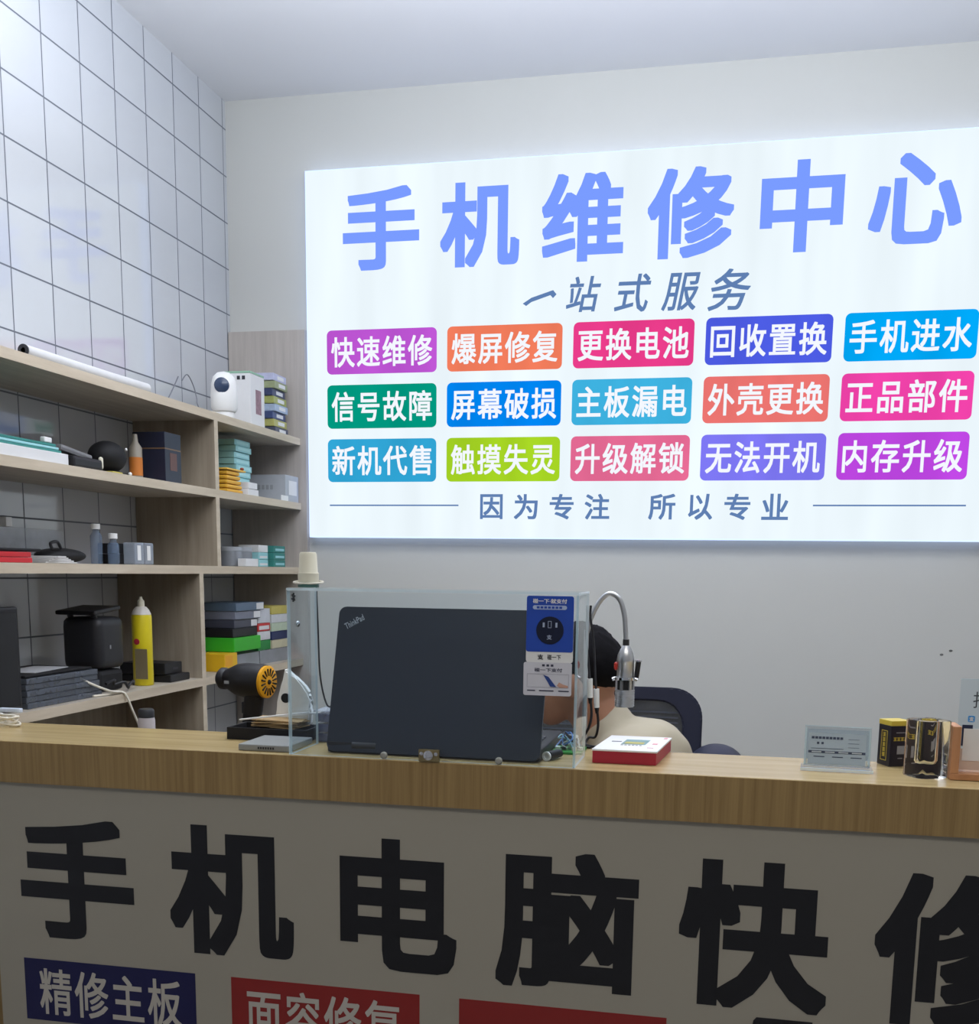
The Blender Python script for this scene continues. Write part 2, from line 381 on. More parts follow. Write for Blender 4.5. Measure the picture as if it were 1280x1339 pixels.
for k, (s, rgb) in enumerate(TAGS):
    i, j = k % 5, k//5
    x0 = -1.4612 + .4415*i; z1 = 2.2555 - .1868*j; w, h = .404, .150
    t = MB().prism(rrect(w, h, .018), (x0, YL, z1-h), UX, UZ, 0).build('service_tag', emit('tag_%d_%d_%d' % rgb, rgb, 1.0, .08, (8, 1, 2)), sign, fixn=False)
    mb = MB(); write(mb, s, (x0+.0165, YL-.001, z1-h+.0235), UX, UZ, w-.033, .103, bold=.017, spacing=1.13)
    mb.build('tag_lettering', M_TAGT, t, fixn=False)
for a, b in ((-1.456, -.975), (.237, .714)):
    MB().box(a, b, YL, YL+.001, 1.6475, 1.6525).build('rule_line', M_SUB, sign)
for ch, (a, b) in zip('因为专注所以专业', [(-.8961, -.8147), (-.7739, -.69), (-.6479, -.5635), (-.5248, -.4387), (-.3051, -.2145), (-.1708, -.0905), (-.0513, .0343), (.0718, .1587)]):
    mb = MB(); write(mb, ch, (a, YL, 1.6025), UX, UZ, b-a, .086, bold=.018)
    mb.build('slogan_character', M_SUB, sign, fixn=False)

# ------------------------------------------------------------------ shelf unit on the tiled wall
XF, XS = -1.578, XL+.002
S = {1: 1.889, 2: 1.659, 3: 1.426, 4: 1.087}; TH = .024
SH0 = 1.93
unit = thing('wall_shelf_unit', 'tall light oak open shelf unit against the white tiled wall', 'shelf unit', ((XF+XS)/2, 3.0, 0))
for k in (1, 2, 3, 4):
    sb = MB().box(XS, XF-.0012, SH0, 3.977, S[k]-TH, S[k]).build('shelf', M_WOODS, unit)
    MB().box(XF-.0012, XF, SH0, 3.977, S[k]-TH, S[k]).build('edge_band', M_EDGE, sb)
def divider(y0, y1, z0, z1):
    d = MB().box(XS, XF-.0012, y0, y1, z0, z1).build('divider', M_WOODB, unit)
    MB().box(XF-.0012, XF, y0, y1, z0, z1).build('edge_band', M_EDGE, d)
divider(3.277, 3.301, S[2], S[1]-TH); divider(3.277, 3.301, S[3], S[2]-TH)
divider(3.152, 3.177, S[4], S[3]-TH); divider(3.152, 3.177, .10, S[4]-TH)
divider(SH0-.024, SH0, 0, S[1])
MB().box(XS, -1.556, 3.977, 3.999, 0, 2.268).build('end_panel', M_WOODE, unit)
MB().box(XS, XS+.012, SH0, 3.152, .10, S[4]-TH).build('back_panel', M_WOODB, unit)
MB().box(XS, XF, SH0, 3.977, .05, .10).build('bottom_board', M_WOODS, unit)

# ------------------------------------------------------------------ counter
ZT, YF, YK = 1.1285, 1.65, 1.857
counter = thing('reception_counter', 'oak reception counter with white printed front panel and raised ledge', 'counter', (-.2, 1.75, 0))
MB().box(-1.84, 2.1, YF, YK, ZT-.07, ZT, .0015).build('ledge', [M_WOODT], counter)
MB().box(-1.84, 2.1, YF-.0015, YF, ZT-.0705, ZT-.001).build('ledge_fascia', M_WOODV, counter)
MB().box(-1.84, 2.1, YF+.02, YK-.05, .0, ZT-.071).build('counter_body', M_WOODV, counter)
MB().box(-1.565, 2.1, YK-.05, 2.20, .735, .76, .002).build('worktop', M_WOODT, counter)
MB().box(-1.56, -1.535, YK-.05, 2.18, 0, .735).build('worktop_support', M_WOODV, counter)
MB().box(2.05, 2.075, YK-.05, 2.18, 0, .735).build('worktop_support', M_WOODV, counter)
fp = MB().box(-1.228, 2.05, YF+.004, YF+.02, .02, ZT-.0715).build('front_panel', M_PANEL, counter)
YP = YF+.0034
mb = MB()
for ch, (a, b, c, d) in zip('手机电脑快修', [(-1.1775, -.964, .7883, .9996), (-.8982, -.6789, .7838, 1.0042), (-.5993, -.4057, .7834, 1.0012), (-.342, -.1221, .777, .9974), (-.0599, .1588, .7737, 1.0026), (.2217, .4385, .7718, 1.0026)]):
    write(mb, ch, (a, YP, c), UX, UZ, b-a, d-c, bold=.031)
mb.build('heading_lettering', M_BLACKP, fp, fixn=False)
for x0, x1, mm, s in ((-1.1795, -.857, M_NAVYP, '精修主板'), (-.792, -.466, M_REDP, '面容修复'), (-.4005, -.073, M_REDP, '')):
    t = MB().box(x0, x1, YP, YF+.004, .636, .7475)
    t.build('service_tag', mm, fp)
    if s:
        mb = MB(); write(mb, s, (x0+.028, YP-.0006, .648), UX, UZ, .268, .084, bold=.014, spacing=1.12)
        mb.build('tag_lettering', M_WHITET, fp, fixn=False)
mb = MB(); write(mb, '测', (.052, YP, .665), UX, UZ, .09, .0975, bold=.02)
mb.build('tag_lettering', M_BLACKP, fp, fixn=False)

# ------------------------------------------------------------------ acrylic shield on the ledge
AX0, AX1, AY0, AY1, AZ = -.682, -.2245, 1.6525, 1.772, 1.391
E0 = ZT+.0006
shield = thing('acrylic_shield', 'clear acrylic three sided display box standing on the oak ledge around the laptop', 'display case', ((AX0+AX1)/2, 1.71, ZT))
def sheet(name, x0, x1, y0, y1, z0, z1, thin):
    mb = MB().box(x0, x1, y0, y1, z0, z1)
    for f in mb.bm.faces:
        n = f.normal
        if abs(n[thin]) < .5: f.material_index = 1
    return mb.build(name, [M_ACR, M_ACRE], shield, fixn=True)
sheet('front_pane', AX0, AX1, AY0, AY0+.004, E0, AZ-.0045, 1)
sheet('side_pane', AX0, AX0+.004, AY0+.0045, AY1, E0, AZ-.0045, 0)
sheet('side_pane', AX1-.004, AX1, AY0+.0045, AY1, E0, AZ-.0045, 0)
sheet('top_pane', AX0, AX1, AY0, AY1, AZ-.004, AZ, 2)
lt = MB().box(-.467, -.434, AY0-.006, AY0-.0005, ZT+.0006, ZT+.0195, .001).build('hasp', mat('brass_hasp', (150, 136, 100), .35, metal=.9), shield)
mb = MB()
mb.lathe([(.0075, 0), (.0075, .004), (.004, .005), (.004, .003), (.0, .003)], (-.4505, AY0-.006, ZT+.011), 18, (0, -1, 0))
for x in (-.462, -.439): mb.lathe([(.003, 0), (.003, .0015), (0, .002)], (x, AY0-.006, ZT+.013), 10, (0, -1, 0))
mb.build('hasp_screw', M_CHROME, lt, smooth=True)
for x in (-.524, -.341):
    MB().lathe([(.0058, 0), (.0058, .002), (.004, .004), (0, .0045)], (x, AY0-.0005, ZT+.0066), 16, (0, -1, 0)).build('rubber_bumper', mat('grey_rubber', (150, 150, 142), .6), shield, smooth=True)
MB().lathe([(.005, 0), (.005, .002), (.003, .004), (0, .0045)], (AX0+.004, 1.685, 1.334), 14, (1, 0, 0)).build('screw', M_CHROME, shield, smooth=True)
mb = MB()
for a in (20, 80, 140): mb.box(-.0008, .0008, -.007, .007, -.0012, .0012, M=Matrix.Translation((AX0+.0052, 1.668, 1.382-.006)) @ Matrix.Rotation(R(a), 4, 'X'))
mb.build('star_sticker', M_BLACK, shield)

# payment card and small card stuck on the pane
YC = AY0-.0026
pc = thing('payment_card', 'blue tap to pay card with dark round target stuck on the acrylic box', 'payment card', (-.266, YC, 1.287))
M_PBLUE = mat('payment_blue', (38, 76, 176), .35)
MB().prism(rrect(.0705, .098, .004), (-.3018, YC+.0004, 1.287), UX, UZ, .0022).build('card_body', M_WHITE, pc)
MB().prism(rrect(.0705, .0825, .0035), (-.3018, YC, 1.303), UX, UZ, .0004).build('blue_field', M_PBLUE, pc)
MB().lathe([(.0205, 0), (.0205, .0008), (.019, .001), (0, .001)], (-.2662, YC, 1.335), 40, (0, -1, 0)).build('tap_target', mat('payment_dark', (18, 26, 52), .3), pc)
mb = MB(); write(mb, '碰一下·就支付', (-.2925, YC-.0004, 1.3745), UX, UZ, .051, .0068, bold=.02); mb.build('title_lettering', M_WHITEP, pc, fixn=False)
pl = MB().prism(rrect(.051, .0062, .003), (-.2925, YC-.0004, 1.3655), UX, UZ, 0).build('caption_strip', mat('payment_pale', (176, 192, 224), .4), pc, fixn=False)
mb = MB()
for k in range(7): mb.box(-.2865+k*.0056, -.2865+k*.0056+.0042, YC-.0008, YC-.0006, 1.367, 1.3702)
mb.build('caption_print', M_PBLUE, pl)
mb = MB(); write(mb, '支', (-.2706, YC-.0016, 1.3215), UX, UZ, .0075, .007, bold=.02)
for x in (-.277, -.258): mb.box(x, x+.003, YC-.0017, YC-.0015, 1.3395, 1.3465)
for z in (1.3385, 1.348): mb.box(-.2692, -.2638, YC-.0017, YC-.0015, z, z+.0008)
for x in (-.2692, -.2646): mb.box(x, x+.0008, YC-.0017, YC-.0015, 1.3385, 1.3485)
mb.build('target_print', mat('payment_print', (170, 182, 208), .4), pc, fixn=False)
mb = MB(); write(mb, '支', (-.284, YC-.0002, 1.2915), UX, UZ, .0085, .0078, bold=.03); write(mb, '碰一下', (-.2695, YC-.0002, 1.2915), UX, UZ, .0205, .0078, bold=.015)
mb.build('footer_lettering', M_DARK, pc, fixn=False)
wc = thing('promo_card', 'small white card with a hand holding a phone stuck below the blue card', 'card', (-.267, YC-.002, 1.238))
MB().prism(rrect(.0725, .0495, .003), (-.3045, YC-.0022, 1.238), UX, UZ, .0015).build('card_body', mat('promo_card_white', (212, 212, 220), .4), wc)
yw = YC-.0026
mb = MB(); write(mb, '碰一下支付', (-.288, yw, 1.2735), UX, UZ, .042, .0058, bold=.02)
for k in range(3): mb.box(-.2765+k*.0065, -.2765+k*.0065+.004, yw, yw+.0002, 1.2815, 1.2848)
for x, w_ in ((-.2985, .012), (-.2805, .022), (-.2515, .016)): mb.box(x, x+w_, yw, yw+.0002, 1.2445, 1.2462)
mb.build('printed_text', mat('card_text_grey', (66, 68, 88), .5), wc, fixn=False)
mb = MB()
for a in ((-.299, -.236, 1.2700, 1.2704), (-.299, -.236, 1.2502, 1.2506), (-.299, -.2986, 1.2502, 1.2704), (-.2364, -.236, 1.2502, 1.2704)): mb.box(a[0], a[1], yw, yw+.0002, a[2], a[3])
mb.build('print_border', mat('card_border_grey', (150, 150, 164), .5), wc)
MB().prism([(0, 0), (.008, -.003), (.020, -.018), (.011, -.0175)], (-.2745, yw-.0002, 1.2693), UX, UZ, .0001).build('phone_print', mat('phone_print_blue', (46, 72, 140), .4), wc)
MB().prism([(0, 0), (.003, .005), (.009, .002), (.0165, 0), (.0165, -.003), (.004, -.003)], (-.2535, yw-.0003, 1.2535), UX, UZ, .0001).build('hand_print', mat('hand_print', (206, 160, 140), .5), wc)

# ------------------------------------------------------------------ laptop
lap = thing('laptop', 'black laptop with its lid back turned to the viewer inside the acrylic box', 'laptop', (-.46, 1.76, ZT))
LZ = ZT+.0008
MB().box(-.632, -.284, 1.69, 1.925, LZ, LZ+.018, .004).build('base', M_BLACK, lap)
kb = MB()
for r_ in range(5):
    for c_ in range(14): kb.box(-.620+c_*.0232, -.620+c_*.0232+.020, 1.735+r_*.021, 1.735+r_*.021+.018, LZ+.0182, LZ+.0205, .001, seg=1)
kb.build('keyboard', M_DARK, lap)
LTILT = Matrix.Translation((-.458, 1.684, LZ+.003)) @ Matrix.Rotation(R(-1.2), 4, 'Z') @ Matrix.Rotation(R(-16.5), 4, 'X')
lw, lh = .350, .238
mb = MB(); mb.prism(rrect(lw, lh, .012), LTILT @ Vector((-lw/2, 0, 0)), LTILT.to_3x3() @ UX, LTILT.to_3x3() @ UZ, .007)
lid = mb.build('lid', M_LID, lap)
mb = MB(); mb.prism(rrect(lw-.02, lh-.03, .004), LTILT @ Vector((-lw/2+.01, .0075, .02)), LTILT.to_3x3() @ UX, LTILT.to_3x3() @ UZ, .0004)
mb.build('screen', mat('laptop_screen', (12, 14, 20), .15), lid)
for x in (-.57, -.35): MB().cone((x-.02, 1.694, LZ+.012), (x+.02, 1.694, LZ+.012), .007, .007, 12).build('hinge', M_DARK, lap, smooth=True)
A3 = LTILT.to_3x3(); ca, sa = math.cos(R(30)), math.sin(R(30))
mb = MB(); write(mb, 'ThinkPad', LTILT @ Vector((-.1595, -.0009, .1995)), A3 @ Vector((ca, 0, sa)), A3 @ Vector((-sa, 0, ca)), .0345, .0105, bold=.012)
mb.build('logo_lettering', mat('logo_silver', (190, 194, 200), .3, metal=.6), lid, fixn=False)

# ------------------------------------------------------------------ things around the laptop
cp = thing('cream_cap_bottle', 'cream stepped plastic cap on a green base standing on the acrylic box corner', 'bottle cap', (-.667, 1.70, AZ))
MB().lathe([(.017, 0), (.017, .006), (.015, .008), (0, .008)], (-.666, 1.705, AZ+.0005), 24).build('base', mat('bottle_green', (66, 104, 96), .35), cp, smooth=True)
mb = MB().lathe([(.0165, .008), (.0168, .022), (.0152, .024), (.0138, .052), (.012, .055), (0, .055)], (-.666, 1.705, AZ+.0005), 24)
mb.build('cap', M_CREAM, cp, smooth=True)
MB().tube([(-.666+.024*math.cos(R(a)), 1.705+.016*math.sin(R(a)), AZ+.0085+.002*math.sin(R(a))) for a in range(0, 360, 30)], .0016, 8, closed=True, smooth=2).build('collar_ring', M_CABLEW, cp, smooth=True)

def tube_thing(name, pts, r, m_, label, cat, group=None, n=8, sm=6):
    return tag(MB().tube(pts, r, n, smooth=sm).build(name, m_, None, smooth=True), label, cat, group)
tube_thing('hanging_cable', [(-.688, 1.80, 1.425), (-.689, 1.80, 1.39), (-.687, 1.80, 1.32), (-.688, 1.81, 1.24), (-.684, 1.83, ZT+.06), (-.676, 1.845, ZT+.058)], .0016, M_DARK, 'thin dark cable hanging behind the left end of the acrylic box', 'cable')

# circuit board with wires right of the laptop
pcb = thing('circuit_board', 'green circuit board with blue wires lying right of the laptop', 'circuit board', (-.262, 1.80, ZT))
MB().box(-.281, -.2315, 1.778, 1.848, ZT+.0005, ZT+.004, M=None).build('board', mat('pcb_green', (44, 140, 52), .45, vary=.25, scale=120), pcb)
random.seed(4)
for k in range(5):
    x, y = -.276+.009*k, 1.79+.01*(k % 3); h = .004+.012*random.random()
    MB().box(x, x+.007, y, y+.009, ZT+.0042, ZT+.0042+h, .0006).build('chip', [M_WHITE, M_DARK, M_STEEL, M_CREAM, M_WHITE][k], pcb)
for k in range(5):
    p = [(-.278+.01*k, 1.80, ZT+.008)] + [(-.272+.03*random.random(), 1.785+.05*random.random(), ZT+.012+.022*random.random()) for _ in range(4)] + [(-.24, 1.83-.008*k, ZT+.008)]
    MB().tube(p, .0011, 6, smooth=5).build('wire', [mat('wire_blue', (72, 124, 190), .4), M_BLACK, M_WHITE, mat('wire_teal', (150, 196, 214), .4), M_BLACK][k], pcb, smooth=True)
ps = thing('plug_sleeve', 'small black cylinder with a white end ring lying beside the laptop base', 'plug', (-.272, 1.71, ZT))
MB().cone((-.275, 1.712, ZT+.0078), (-.262, 1.745, ZT+.0078), .0072, .0066, 18).build('barrel', M_BLACK, ps, smooth=True)
MB().lathe([(.0045, 0), (.0074, 0), (.0074, .003), (.0045, .003), (.0045, 0)], (-.276, 1.7095, ZT+.0078), 20, (-.37, -.93, 0)).build('end_ring', M_WHITE, ps, smooth=True)

# left pile: tray, tablet slab, papers, rods, translucent cover
tr = thing('black_tray', 'black shallow plastic tray on the ledge left of the acrylic box', 'tray', (-.77, 1.81, ZT))
mb = MB().box(-.846, -.70, 1.775, 1.852, ZT+.0005, ZT+.004)
for a in ((-.846, -.70, 1.775, 1.779), (-.846, -.70, 1.848, 1.852), (-.846, -.842, 1.779, 1.848), (-.704, -.70, 1.779, 1.848)): mb.box(a[0], a[1], a[2], a[3], ZT+.004, ZT+.021)
mb.build('tray_shell', M_BLACKM, tr)
MB().box(-.80, -.799, 1.779, 1.848, ZT+.004, ZT+.019).build('divider', M_DARK, tr); MB().box(-.752, -.751, 1.779, 1.848, ZT+.004, ZT+.019).build('divider', M_DARK, tr)
sl = thing('silver_tablet', 'flat silver slab lying on the ledge in front of the black tray', 'tablet', (-.73, 1.72, ZT))
MB().box(-.776, -.688, 1.668, 1.771, ZT+.0005, ZT+.011, .002).build('body', mat('silver_shell', (150, 152, 150), .4, metal=.2), sl)
mb = MB()
for k in range(7): mb.box(-.742+k*.0042, -.742+k*.0042+.0028, 1.6672, 1.6678, ZT+.004, ZT+.0075)
mb.build('edge_print', M_DARK, sl)
random.seed(7)
pp = MB()
for k in range(6):
    Mx = Matrix.Translation((-.765+.004*random.random(), 1.815, ZT+.0215+.0022*k)) @ Matrix.Rotation(R(random.uniform(-14, 14)), 4, 'Z') @ Matrix.Rotation(R(random.uniform(-2, 2)), 4, 'Y')
    pp.box(-.042, .042, -.028, .028, 0, .0014, M=Mx)
tag(pp.build('paper_scraps', M_BROWN), 'crumpled brown paper scraps lying in the black tray', 'paper')
tag(MB().box(-.062, .062, -.0022, .0022, -.0014, .0014, .001, M=Matrix.Translation((-.765, 1.792, ZT+.0415)) @ Matrix.Rotation(R(9), 4, 'Z') @ Matrix.Rotation(R(-7), 4, 'Y')).build('plastic_strip', M_WHITE), 'thin white plastic strip lying across the brown scraps at left', 'strip')
tag(MB().box(-.045, .045, -.0022, .0022, -.0014, .0014, .001, M=Matrix.Translation((-.712, 1.83, ZT+.0435)) @ Matrix.Rotation(R(16), 4, 'Z') @ Matrix.Rotation(R(-7), 4, 'Y')).build('plastic_strip', M_WHITE), 'thin white plastic strip poking right from behind the acrylic edge', 'strip')
cv = thing('plastic_cover', 'crumpled white plastic cover with a round dark hole standing behind the tray', 'cover', (-.755, 1.84, ZT))
mb = MB(); prof = [(-.034, 0), (.034, 0), (.036, .03), (.030, .042), (.034, .055), (.022, .072), (.008, .082), (-.012, .10), (-.018, .07), (-.026, .04)]
mb.prism(prof, (-.752, 1.8355, ZT+.0215), UX, UZ, .018)
bmesh.ops.bevel(mb.bm, geom=mb.bm.edges[:], offset=.004, segments=2, affect='EDGES')
cvb = mb.build('shell', mat('cloudy_white_plastic', (238, 238, 234), .4, vary=.08, scale=40), cv, smooth=True)
MB().lathe([(.0085, 0), (.0085, .001), (0, .001)], (-.762, 1.8355-.0003, ZT+.068), 18, (0, -1, 0)).build('hole', M_BLACKM, cv)
nb = thing('component_tray', 'translucent navy component tray beside the left pane of the acrylic box', 'tray', (-.665, 1.82, ZT))
mb = MB()
for k in range(3): mb.box(-.69, -.632, 1.79, 1.852, ZT+.0008+.017*k, ZT+.0008+.017*k+.014, .002, M=None)
mb.build('drawer_stack', translucent('navy_translucent', (88, 96, 128), .75), nb)
MB().box(-.692, -.630, 1.788, 1.854, ZT+.0525, ZT+.0545, .0008).build('lid', translucent('clear_lid', (200, 206, 220), .45), nb)

# cable bundle at the far left of the ledge
random.seed(3)
cb = thing('charging_cable', 'coiled white charging cable bundle at the left end of the ledge', 'cable', (-1.30, 1.80, ZT))
loop = []
for k in range(44):
    a = R(k*41); q = k % 9
    loop.append((-1.315+(.045+.004*math.sin(k*1.7))*math.cos(a), 1.80+(.018+.004*math.cos(k*2.3))*math.sin(a), ZT+.004+.0155*(.5+.5*math.sin(k*.9))))
MB().tube(loop, .0021, 8, smooth=6).build('cord', M_CABLEW, cb, smooth=True)
MB().tube([(-1.315+.006*math.cos(R(a)), 1.80+.0245*math.cos(R(a)), ZT+.012+.0115*math.sin(R(a))) for a in range(0, 360, 36)], .0019, 8, closed=True, smooth=2).build('tie', M_WHITE, cb, smooth=True)
MB().box(-1.333, -1.288, 1.835, 1.845, ZT+.021, ZT+.029, .002).build('plug', mat('pale_blue_plug', (206, 216, 232), .4), cb)

# red and white part box
RB = Matrix.Translation((-.2055, 1.713, ZT+.0006)) @ Matrix.Rotation(R(0), 4, 'Z')
rb = thing('part_box', 'red flat box with a white printed lid lying on the ledge beside the acrylic box', 'box', (-.15, 1.79, ZT))
rbq = [(-.2055, 1.713), (-.1075, 1.713), (-.0935, 1.868), (-.1915, 1.868)]
MB().prism([(x, y) for x, y in rbq], (0, 0, ZT+.0195), UX, UY, .019).build('box_body', M_RED, rb)
MB().prism([(x+dx, y+dy) for (x, y), (dx, dy) in zip(rbq, ((-.0012, -.0012), (.0012, -.0012), (.0012, .0012), (-.0012, .0012)))], (0, 0, ZT+.0222), UX, UY, .0026).build('lid', M_WHITEP, rb)
def lidq(u0, u1, v0, v1, dz): 
    f = lambda u, v: (-.2055+.098*u+.014*v, 1.713+.155*v)
    return [f(u0, v0), f(u1, v0), f(u1, v1), f(u0, v1)]
MB().prism(lidq(.33, .72, .40, .74, 0), (0, 0, ZT+.0226), UX, UY, .0003).build('screen_print', mat('print_blue_green', (120, 156, 160), .4, vary=.3, scale=40), rb)
MB().prism(lidq(.37, .68, .43, .56, 0), (0, 0, ZT+.0229), UX, UY, .0002).build('print_highlight', mat('print_olive', (186, 178, 96), .4, vary=.2), rb)
mb = MB()
mb.prism(lidq(.13, .29, .55, .59, 0), (0, 0, ZT+.0226), UX, UY, .0003)
for k in range(6): mb.prism(lidq(.34+.06*k, .38+.06*k, .33, .355, 0), (0, 0, ZT+.0226), UX, UY, .0003)
mb.build('lid_print', mat('print_grey', (80, 84, 100), .5), rb)
mb = MB(); mb.prism(lidq(.90, .96, .88, .96, 0), (0, 0, ZT+.0226), UX, UY, .0003); mb.prism(lidq(.82, .90, .45, .52, 0), (0, 0, ZT+.0226), UX, UY, .0003); mb.prism(lidq(.80, .9, .2, .22, 0), (0, 0, ZT+.0226), UX, UY, .0003)
mb.build('lid_print', mat('print_pink', (226, 150, 160), .5), rb)

# ------------------------------------------------------------------ business card holder
RC = Matrix.Translation((.160, 1.745, ZT+.0006)) @ Matrix.Rotation(R(-3), 4, 'Z')
ch = thing('card_holder', 'clear acrylic stand holding a printed business card on the ledge', 'card holder', (.16, 1.75, ZT))
mb = MB().box(-.051, .053, -.014, .030, 0, .005, .001, M=RC); mb.build('base', M_GLASS, ch)
LEAN = RC @ Matrix.Translation((0, .004, .0055)) @ Matrix.Rotation(R(-10), 4, 'X')
mb = MB().box(-.047, .049, 0, .002, 0, .060, M=LEAN); mb.build('back_plate', [M_ACRCLR], ch)
mb = MB().box(-.047, .049, -.0045, -.0025, 0, .056, M=LEAN); mb.build('front_plate', [M_ACR], ch)
MB().box(-.0475, .0495, -.0046, .0021, .060, .0612, M=LEAN).build('top_edge', M_ACRE, ch)
for x in (-.047, .046): MB().box(x, x+.003, -.0045, .0022, .002, .058, .0008, M=LEAN).build('side_edge', M_ACRE, ch)
MB().box(-.0515, .0535, -.0155, -.0145, .0005, .005, M=RC).build('front_edge', mat('acrylic_bright_edge', (226, 238, 246), .1), ch)
bc = thing('business_card', 'pale printed business card inside the acrylic card stand', 'card', (.16, 1.75, ZT+.007))
MB().box(-.041, .0425, -.0018, -.0012, .003, .050, M=LEAN).build('card_stock', mat('card_stock', (206, 210, 216), .5), bc)
mb = MB()
for k in range(9): mb.box(-.037+k*.0052, -.037+k*.0052+.0042, -.0022, -.0019, .041, .0447, M=LEAN)
for x in (-.029, -.0225): mb.box(x, x+.0035, -.0022, -.0019, .033, .0365, M=LEAN)
mb.box(-.041, .042, -.0022, -.0019, .0195, .0232, M=LEAN)
for k in range(3): mb.box(-.033+k*.027, -.033+k*.027+.016, -.0022, -.0019, .0135, .015, M=LEAN)
mb.box(-.037, .010, -.0022, -.0019, .0262, .027, M=LEAN)
mb.build('card_print', mat('card_print', (74, 78, 100), .5), bc)
mb = MB()
for k in range(4): mb.box(-.036+k*.0195, -.036+k*.0195+.014, -.0025, -.0023, .0206, .0221, M=LEAN)
mb.build('band_print', M_WHITEP, bc)
mb = MB()
for k in range(3): mb.box(.0165, .0325, -.0022, -.0019, .029+k*.0062, .0298+k*.0062, M=LEAN)
mb.build('corner_print', mat('card_print_pale', (130, 134, 150), .5), bc)

# ------------------------------------------------------------------ dark film boxes with yellow caps
M_FILM = mat('film_box_navy', (30, 30, 46), .4); M_GOLD = mat('film_box_gold', (206, 184, 72), .4)
def film_box(x, y, ang, label, h=.071):
    T = Matrix.Translation((x, y, ZT+.0006)) @ Matrix.Rotation(R(ang), 4, 'Z'); q = .017
    t = thing('film_box', label, 'box', (x, y, ZT), 'dark film boxes with yellow lids')
    MB().box(-q, q, -q, q, 0, h-.008, .0006, M=T).build('carton', M_FILM, t)
    MB().box(-q-.0003, q+.0003, -q-.0003, q+.0003, h-.0078, h, .0008, M=T).build('lid', M_GOLD, t)
    mb = MB()
    for a in ((-.008, .008, .008, .0088), (-.008, .008, .054, .0548), (-.008, -.0072, .008, .0548), (.0072, .008, .008, .0548)):
        mb.box(-q-.0006, -q-.0002, a[0], a[1], a[2], a[3], M=T)
    for k in range(5):
        z = .0455 - k*.0078
        for zz_, h_, y0, y1 in ((z, .0011, -.0036, .0036), (z+.0024, .0011, -.0036, .0036), (z+.0048, .0011, -.0036, .0036), (z, .0058, -.0006, .0006)):
            mb.box(-q-.0006, -q-.0002, y0, y1, zz_, zz_+h_, M=T)
    for k in range(4):
        x0 = -.012+.0062*k
        for z0, h_, a0, a1 in ((.040, .001, 0, .005), (.0422, .001, .0005, .0045), (.0444, .001, 0, .005), (.040, .0054, .002, .003)): mb.box(x0+a0, x0+a1, -q-.0006, -q-.0002, z0, z0+h_, M=T)
    mb.build('gold_print', M_GOLD, t)
    mb = MB().box(-.005, .008, -q-.0006, -q-.0002, .019, .032, M=T); mb.box(-.008, .008, -q-.0006, -q-.0002, .052, .0532, M=T); mb.box(-.003, .005, -q-.0006, -q-.0002, .012, .0132, M=T)
    mb.build('grey_print', mat('film_print_grey', (150, 152, 160), .5), t)
film_box(.2530, 1.830, 25, 'dark navy box with yellow lid standing between card stand and clear cup')
film_box(.3025, 1.830, 20, 'dark navy box with yellow lid seen through the thick clear cup', .072)

# thick clear acrylic cup
gc = MB()
def ring(r, z, n=32, sq=.5):
    out = []
    for k in range(n):
        a = 2*math.pi*k/n; c, s_ = math.cos(a), math.sin(a)
        e = (abs(c)**4+abs(s_)**4)**-.25
        e = 1 + (e-1)*sq
        out.append((r*e*c, r*e*s_, z))
    return out
TG = Matrix.Translation((.2865, 1.737, ZT+.0006)) @ Matrix.Rotation(R(28), 4, 'Z')
prof = [(.0005, 0, 1), (.0255, 0, 1), (.0262, .001, 1), (.0262, .083, 1), (.0255, .084, 1), (.0145, .084, 0), (.0138, .083, 0), (.0138, .024, 0), (.011, .020, 0), (.0005, .0195, 0)]
rg = []
for r_, z_, sq_ in prof:
    rg.append([gc.bm.verts.new(TG @ Vector(p)) for p in ring(r_, z_, 32, sq_)])
for a, b in zip(rg, rg[1:]):
    for k in range(32): gc.bm.faces.new((a[k], a[(k+1) % 32], b[(k+1) % 32], b[k]))
gc.bm.faces.new(rg[0][::-1]); gc.bm.faces.new(rg[-1])
tag(gc.build('acrylic_cup', M_GLASS, None, smooth=True), 'thick walled clear acrylic cup standing beside the wooden sign stand', 'cup')

# wooden stand with acrylic plate
ws = thing('sign_stand', 'wooden stand with a clear acrylic payment plate at the right end of the ledge', 'sign stand', (.38, 1.73, ZT))
M_STW = wood('beech_stand', (176, 122, 82), (200, 146, 104), (30, 30, 4), .45)
mb = MB().box(.317, .47, 1.712, 1.765, ZT+.0006, ZT+.010, .001); mb.box(.317, .3285, 1.712, 1.765, ZT+.010, ZT+.079, .001); mb.box(.4585, .47, 1.712, 1.765, ZT+.010, ZT+.079, .001)
mb.build('wooden_base', M_STW, ws)
MB().box(.3275, .4590, 1.739, 1.742, ZT+.0105, ZT+.145).build('acrylic_plate', M_ACR, ws)
MB().box(.3275, .4590, 1.7388, 1.7422, ZT+.145, ZT+.1462).build('plate_edge', M_ACRE, ws)
mb = MB(); write(mb, '扫', (.3455, 1.7382, ZT+.104), UX, UZ, .021, .024, bold=.0)
mb.build('plate_lettering', M_DARK, ws, fixn=False)
MB().prism(rrect(.0095, .0095, .002), (.3405, 1.7382, ZT+.083), UX, UZ, .0003).build('blue_icon', mat('icon_blue', (62, 150, 220), .4), ws)
mb = MB(); write(mb, '支', (.3420, 1.7377, ZT+.0845), UX, UZ, .0065, .0065, bold=.03); mb.build('icon_glyph', M_WHITEP, ws, fixn=False)
MB().box(.3335, .3480, 1.7376, 1.7379, ZT+.048, ZT+.079).build('dark_patch', M_NAVY, ws)
